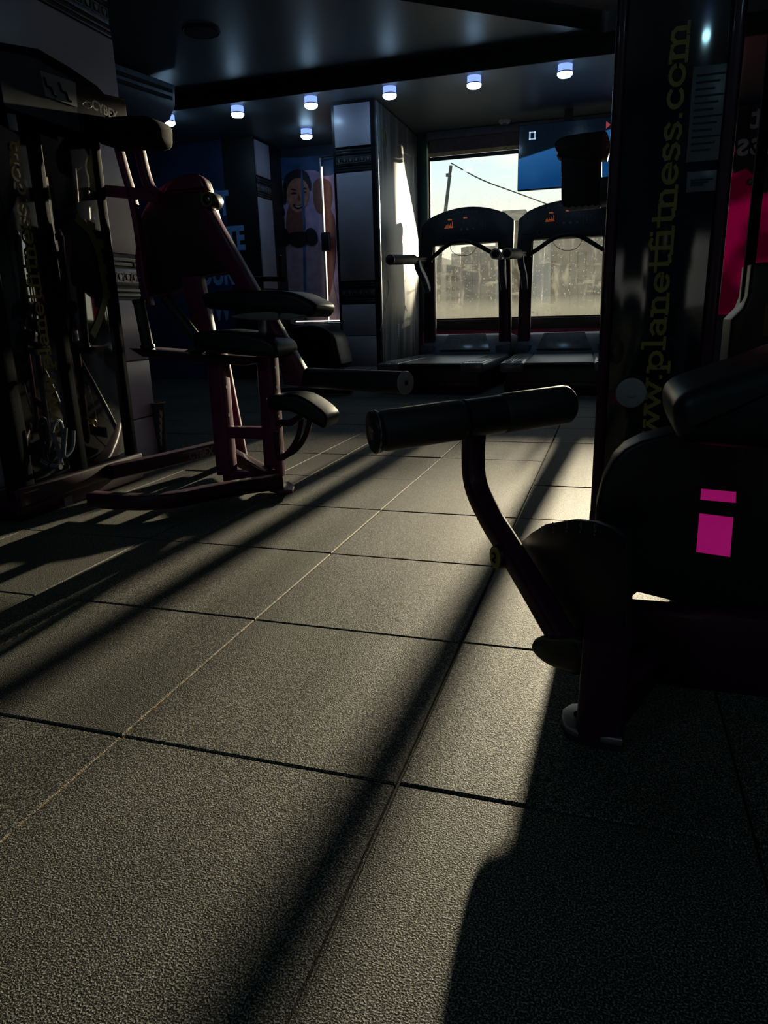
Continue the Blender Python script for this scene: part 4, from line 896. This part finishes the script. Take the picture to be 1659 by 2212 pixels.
# ================================================================== LEFT MACHINE (seated, with swing arm)
LY = 1.80
lm = lt
def G(x, y, Y=LY): return at(x, y, Y=Y)
bm = B(); P = [at(x, y, Z=.05) for x, y in ((606, 1040), (520, 1052), (440, 1066), (380, 1078), (300, 1084), (200, 1078))]
bar(bm, smooth_path(P, 5), .062, .056, .010); obj('base_tube', bm, M['steel_maroon'], lm)
bm = B(); P = [at(x, y, Z=.085) for x, y in ((500, 958), (420, 978), (345, 996), (235, 1020))]
bar(bm, P, .06, .06, .010); br = obj('rear_base_tube', bm, M['steel_maroon'], lm)
bm = B(); dq = (P[0] - P[2]).normalized(); text_mesh(bm, 'CYBEX', at(404, 990, Z=.07) + Vector((.036, -.036, -.0)), dq, (0, 0, 1), .052, .001, offset=.001); obj('maker_lettering', bm, M['placard2'], br)
bm = B(); bar(bm, [at(585, 1030, Z=.06), at(505, 985, Z=.06)], .05, .06, .01); obj('cross_base_tube', bm, M['steel_maroon'], lm)
for (x0, x1, n_) in ((455, 492, 0), (562, 602, 1)):
    bm = B(); a = G((x0 + x1) / 2 - 5, 768); c = Vector((a.x, a.y, .04)) if n_ == 0 else Vector((a.x, a.y, .04))
    bar(bm, [c, Vector((a.x, a.y, a.z + .02))], .072, .072, .012, up=(0, 1, 0)); up_ = obj('upright', bm, M['steel_wine'], lm)
    bm = B()
    for z in (.42, .30, .50): cyl(bm, (a.x + .036, a.y - .01, z), (a.x + .040, a.y - .01, z), .007, n=12)
    objs('bolt', bm, M['alu'], up_)
for y in (925, 1025):
    bm = B(); a, c = G(488, y + (8 if y < 1000 else 2)), G(572, y - 6); c.z = a.z; bar(bm, [a, c], .052, .05, .008); obj('crossbar', bm, M['steel_wine'], lm)
bm = B(); bar(bm, [G(483, 785), Vector((-.51, 2.315, .01))], .05, .05, .008); obj('rear_brace', bm, M['steel_wine'], lm)
bm = B(); pts = [at(x, y, Z=.02) for x, y in ((585, 1042), (625, 1043), (636, 1052), (632, 1062), (600, 1064), (580, 1058))]; prism(bm, pts, (0, 0, .014), .003); fo = obj('foot_plate', bm, M['steel_wine'], lm)
# pads
padA = [(465, 640), (480, 632), (560, 628), (640, 630), (672, 640), (700, 655), (704, 668), (698, 680), (684, 685), (620, 676), (560, 673), (480, 668), (466, 655)]
pad('upper_pad', padA, LY + .02, .22, lm, bev=.022)
pad('pad_underside', [(502, 684), (540, 676), (598, 674), (602, 690), (585, 692), (540, 690)], LY - .07, .03, lm, m='under', bev=.004, label='pale pad backing board')
pad('pad_underside', [(612, 676), (660, 680), (664, 684), (640, 690), (612, 690)], LY - .07, .03, lm, m='under', bev=.004, label='pale pad backing board')
padB = [(444, 722), (452, 716), (500, 712), (560, 718), (600, 728), (618, 742), (622, 758), (616, 770), (590, 768), (520, 762), (450, 752), (444, 740)]
pad('seat_pad', padB, LY - .05, .22, lm, bev=.022)
bm = B(); a, c = G(572, 680), G(573, 735); bar(bm, [a, c], .04, .05, .006, up=(0, 1, 0)); obj('pad_post', bm, M['alu'], lm)
bm = B(); prism(bm, [G(x, y) for x, y in ((300, 750), (330, 752), (450, 762), (560, 770), (566, 782), (550, 787), (440, 780), (330, 768))], (0, .16, 0), .008); obj('seat_frame', bm, M['steel_maroon'], lm)
# big rounded shield behind the seat
shp = [(322, 455), (345, 420), (375, 393), (410, 380), (440, 385), (452, 410), (468, 470), (492, 530), (505, 575), (490, 592), (440, 600), (395, 630), (345, 640), (315, 600), (306, 540), (310, 490)]
bm = B(); prism(bm, smooth_path([G(x, y, LY + .14) for x, y in shp], 3, True), (0, .10, 0), .02, 4); shd = obj('back_shield', bm, mat('deep_maroon_plastic', (.022, .006, .012), .42), lm)
bm = B(); tube(bm, smooth_path([G(x - 4, y, LY + .14) for x, y in ((352, 412), (318, 470), (302, 540), (306, 600), (325, 640))], 5), .010, 10); obj('shield_edge', bm, M['steel_wine'], shd)
bm = B(); prism(bm, smooth_path([G(x, y, LY + .10) for x, y in ((375, 393), (410, 376), (438, 382), (450, 404), (448, 412), (400, 418), (360, 420))], 3, True), (0, .05, 0), .012, 3); obj('shield_cap', bm, M['steel_wine'], shd, label='wine coloured shield top')
bm = B(); prism(bm, [G(x, y, LY + .09) for x, y in ((396, 600), (437, 596), (463, 720), (428, 738))], (0, .05, 0), .006); obj('rear_column', bm, M['steel_wine'], lm)
# swing arm
arm2 = [(432, 448), (446, 438), (456, 446), (560, 628), (600, 692), (662, 800), (655, 834), (618, 830), (612, 800), (606, 770), (560, 690), (480, 560)]
bm = B(); prism(bm, [G(x, y, LY + .02) for x, y in arm2], (0, .055, 0), .006); obj('swing_arm', bm, M['steel_wine'], lm)
bm = B(); c = G(447, 431, LY - .03); cyl(bm, c, c + Vector((0, .08, 0)), .030, n=28, bev=.004); pk = obj('pivot_knob', bm, M['blackp'], lm)
bm = B(); tube(bm, [c + Vector((.022 * math.cos(t), -.001, .024 * math.sin(t))) for t in np.linspace(0, 2 * PI, 25)[:-1]], .004, 8, True); obj('knob_ring', bm, M['yellow_dim'], pk)
bm = B(); cyl(bm, c + Vector((.006, -.006, .0)), c + Vector((.006, .0, 0)), .009, n=14, bev=.002); obj('knob_bolt', bm, M['chrome'], pk)
h0, h1 = G(622, 812, LY + .06), G(664, 816, LY + .04); r1 = G(874, 827, LY - .20)
bm = B(); cyl(bm, h0, h1, .040, n=24, bev=.006); obj('roller_hub', bm, M['steel_wine'], lm)
bm = B(); cyl(bm, h1 + (h1 - r1).normalized() * .004, r1, .041, n=28, bev=.003); obj('foam_roller', bm, M['rubber'], lm)
d = (r1 - h1).normalized(); bm = B(); cyl(bm, r1, r1 + d * .008, .042, n=32, bev=.002); ec = obj('roller_cap', bm, M['palecap'], lm, label='pale round end cap')
bm = B(); cyl(bm, r1 + d * .008, r1 + d * .0095, .008, n=16); obj('cap_hole', bm, M['blackm'], ec)
# lower ankle pad and its looped bracket
pad('ankle_pad', [(592, 856), (610, 850), (650, 849), (672, 856), (700, 874), (718, 892), (720, 906), (714, 920), (700, 914), (668, 896), (640, 884), (600, 880)], LY - .02, .16, lm, bev=.016)
bm = B(); bar(bm, smooth_path([G(x, y, LY - .05) for x, y in ((600, 918), (625, 912), (640, 905), (668, 892), (664, 930), (645, 965), (622, 982), (602, 986))], 4, True), .022, .016, .004, up=(0, 1, 0)); obj('loop_bracket', bm, M['steel_maroon'], lm)
bm = B(); bar(bm, smooth_path([G(x, y, LY + .03) for x, y in ((600, 920), (630, 915), (650, 900), (645, 940), (625, 975), (603, 985))], 4, True), .022, .016, .004, up=(0, 1, 0)); obj('loop_bracket', bm, M['steel_maroon'], lm)
# hand grips
for a, c in (((300, 652), (319, 748)), ((360, 648), (437, 748))):
    A_, C_ = G(*a, LY - .08), G(*c, LY - .08); bm = B(); cyl(bm, A_, C_, .024, n=20, bev=.003); hg = obj('hand_grip', bm, M['rubber'], lm)
    dd = (C_ - A_).normalized(); bm = B(); cyl(bm, A_ - dd * .010, A_ + dd * .008, .027, n=20, bev=.004); cyl(bm, C_ - dd * .008, C_ + dd * .012, .030, n=20, bev=.004); objs('grip_collar', bm, M['blackp'], hg)
bm = B(); tube(bm, [G(319, 752, LY - .08), G(340, 765, LY - .02), G(400, 768), G(437, 752, LY - .08)], .018, 12); obj('grip_tube', bm, M['blackp'], lm)
# upper frame
UY = LY + .05
bm = B()
bar(bm, smooth_path([G(x, y, UY) for x, y in ((256, 318), (270, 370), (287, 430), (303, 520), (312, 600), (325, 660))], 4), .026, .04, .006); bar(bm, smooth_path([G(x, y, UY) for x, y in ((300, 316), (312, 370), (325, 405), (345, 424))], 4), .034, .04, .006); bar(bm, [G(x, y, UY) for x, y in ((226, 412), (290, 418), (348, 428))], .04, .044, .006)
objs('upper_frame', bm, M['steel_wine'], lm)
bm = B(); prism(bm, smooth_path([G(x, y, UY) for x, y in ((236, 268), (300, 258), (345, 262), (352, 290), (346, 316), (300, 320), (240, 318))], 3, True), (0, .16, 0), .02, 3); obj('top_weight_horn', bm, M['blackm'], lm)

# ================================================================== things between and behind
cp = at(352, 978, Z=0); cp.z = 0
cu_ = thing('paper_cup', 'tall dark tapered cup with pale blotches standing by the tiled pilaster', 'cup', (cp.x, cp.y, 0))
ct = .275
bm = B(); lathe_at(bm, [(0, 0), (.022, 0), (.041, ct), (.037, ct), (.02, .01), (0, .01)], cp, Vector((1, 0, 0)), Vector((0, 1, 0)), Vector((0, 0, 1)), 28); cb = obj('cup_body', bm, M['cup'], cu_)
bm = B(); tube(bm, [cp + Vector((.041 * math.cos(t), .041 * math.sin(t), ct)) for t in np.linspace(0, 2 * PI, 29)[:-1]], .0025, 6, True); obj('rim', bm, mat('pale_gold_rim', (.5, .42, .25), .4), cu_)
bm = B(); 
for k in range(5):
    t0 = -1.1 + .12 * k; z = .07 + .038 * k; r = .022 + (.019) * z / ct + .0006
    pts = [cp + Vector((r * math.cos(t0 + a), r * math.sin(t0 + a), z + b)) for a, b in ((-.2, 0), (-.1, .025), (.1, .04), (.25, .02), (.2, -.02), (0, -.03))]
    prism(bm, pts, (.0004, -.0006, 0))
obj('printed_blotch', bm, M['cupw'], cu_)
# second seated machine far back by the print
fm = thing('chest_press', 'distant black press machine with upright grip before the woman print', 'gym machine', (-1.75, 5.2, 0))
def Fp(x, y, Y=5.2): return at(x, y, Y=Y)
bm = B(); prism(bm, smooth_path([Fp(x, y) for x, y in ((640, 790), (632, 740), (640, 712), (668, 700), (705, 702), (732, 720), (742, 750), (742, 795))], 3, True), (0, .35, 0), .04, 3); obj('seat_back', bm, M['vinyl'], fm)
bm = B(); bar(bm, [Fp(690, 780), Vector((Fp(690, 780).x, 5.2, .02))], .08, .10, .01, up=(0, 1, 0)); bar(bm, [Vector((Fp(690, 780).x - .35, 5.2, .04)), Vector((Fp(690, 780).x + .3, 5.2, .04))], .08, .06, .01); obj('frame', bm, M['steel_maroon'], fm)
bm = B(); bar(bm, [Fp(540, 603), Fp(618, 603)], .035, .045, .008); bar(bm, [Fp(560, 603), Fp(560, 800)], .05, .05, .008, up=(0, 1, 0)); bar(bm, [Vector((Fp(560, 700).x, 5.2, .04)), Vector((Fp(690, 700).x, 5.2, .04))], .05, .05, .008); obj('press_arm', bm, M['blackp'], fm)
bm = B(); capsule(bm, Fp(606, 551), Fp(606, 602), .020); obj('hand_grip', bm, M['rubber'], fm)

# ================================================================== OUTSIDE
slab_box('ground', (-60, 7.7, -1.3), (60, 120, -1.2), M['asphalt'])
def building(pts, Y, dp_, m, lab, wins, win_sz=(.9, 1.3)):
    P = [at(x, y, Y=Y) for x, y in pts]; P = [Vector((p.x, Y, max(p.z, -1.2))) for p in P]
    t = thing('building', lab, 'building', (sum(p.x for p in P) / len(P), Y, -1.2))
    bm = B(); prism(bm, [p + Vector((0, dp_ / 2, 0)) for p in P], (0, dp_, 0)); obj('wall', bm, m, t, smooth=0)
    for (x0, x1, nx, y0, y1, ny) in wins:
        for i in range(nx):
            for j in range(ny):
                c = at(x0 + (x1 - x0) * (i / max(1, nx - 1)), y0 + (y1 - y0) * (j / max(1, ny - 1)), Y=Y)
                bm = B(); box(bm, (c.x - win_sz[0] / 2, Y - .06, c.z - win_sz[1] / 2), (c.x + win_sz[0] / 2, Y + .05, c.z + win_sz[1] / 2)); obj('window', bm, M['winout'], t, smooth=0)
    return t
building([(925, 720), (925, 556), (955, 556), (955, 572), (975, 572), (975, 548), (1001, 548), (1001, 720)], 46, 10, M['concrete1'], 'pale low apartment block at left of the view outside', [(934, 948, 2, 600, 680, 5), (968, 990, 3, 590, 680, 5)], (.25, .9))
building([(996, 720), (996, 535), (1010, 532), (1075, 531), (1075, 720)], 42, 10, M['concrete2'], 'brown mid rise block behind left treadmill console', [(1012, 1065, 4, 560, 680, 5)], (.5, .8))
building([(1070, 720), (1070, 470), (1085, 455), (1136, 452), (1150, 474), (1150, 720)], 26, 8, M['concrete3'], 'grey tall block showing between the two treadmills', [(1112, 1120, 2, 500, 680, 6)], (.3, .7))
building([(1150, 720), (1150, 492), (1400, 470), (1400, 720)], 38, 10, M['concrete2'], 'wide brown block behind right treadmill', [(1180, 1192, 2, 560, 680, 7), (1222, 1292, 5, 560, 680, 5)], (.45, .7))
lp = thing('street_mast', 'thin leaning dark mast standing in the street outside window', 'mast', tuple(Vector((at(935, 720, Y=25).x, 25, -1.2))))
bm = B(); a, c = at(974, 358, Y=25), at(940, 640, Y=25); c2 = c + (c - a) * .5; cyl(bm, c2, a, .09, .055, 10); obj('pole', bm, M['polem'], lp)
bm = B(); m_ = at(970, 378, Y=25); box(bm, m_ - Vector((.1, .05, .05)), m_ + Vector((.1, .05, .05))); obj('clamp', bm, M['polem'], lp)
uw = thing('overhead_wire', 'thin overhead wire sloping down across the sky outside', 'wire', tuple(at(1100, 410, Y=25)))
bm = B(); tube(bm, smooth_path([at(974, 352, Y=25), at(1040, 388, Y=25), at(1120, 418, Y=26), at(1260, 470, Y=27)], 5), .022, 6); obj('cable', bm, M['polem'], uw)
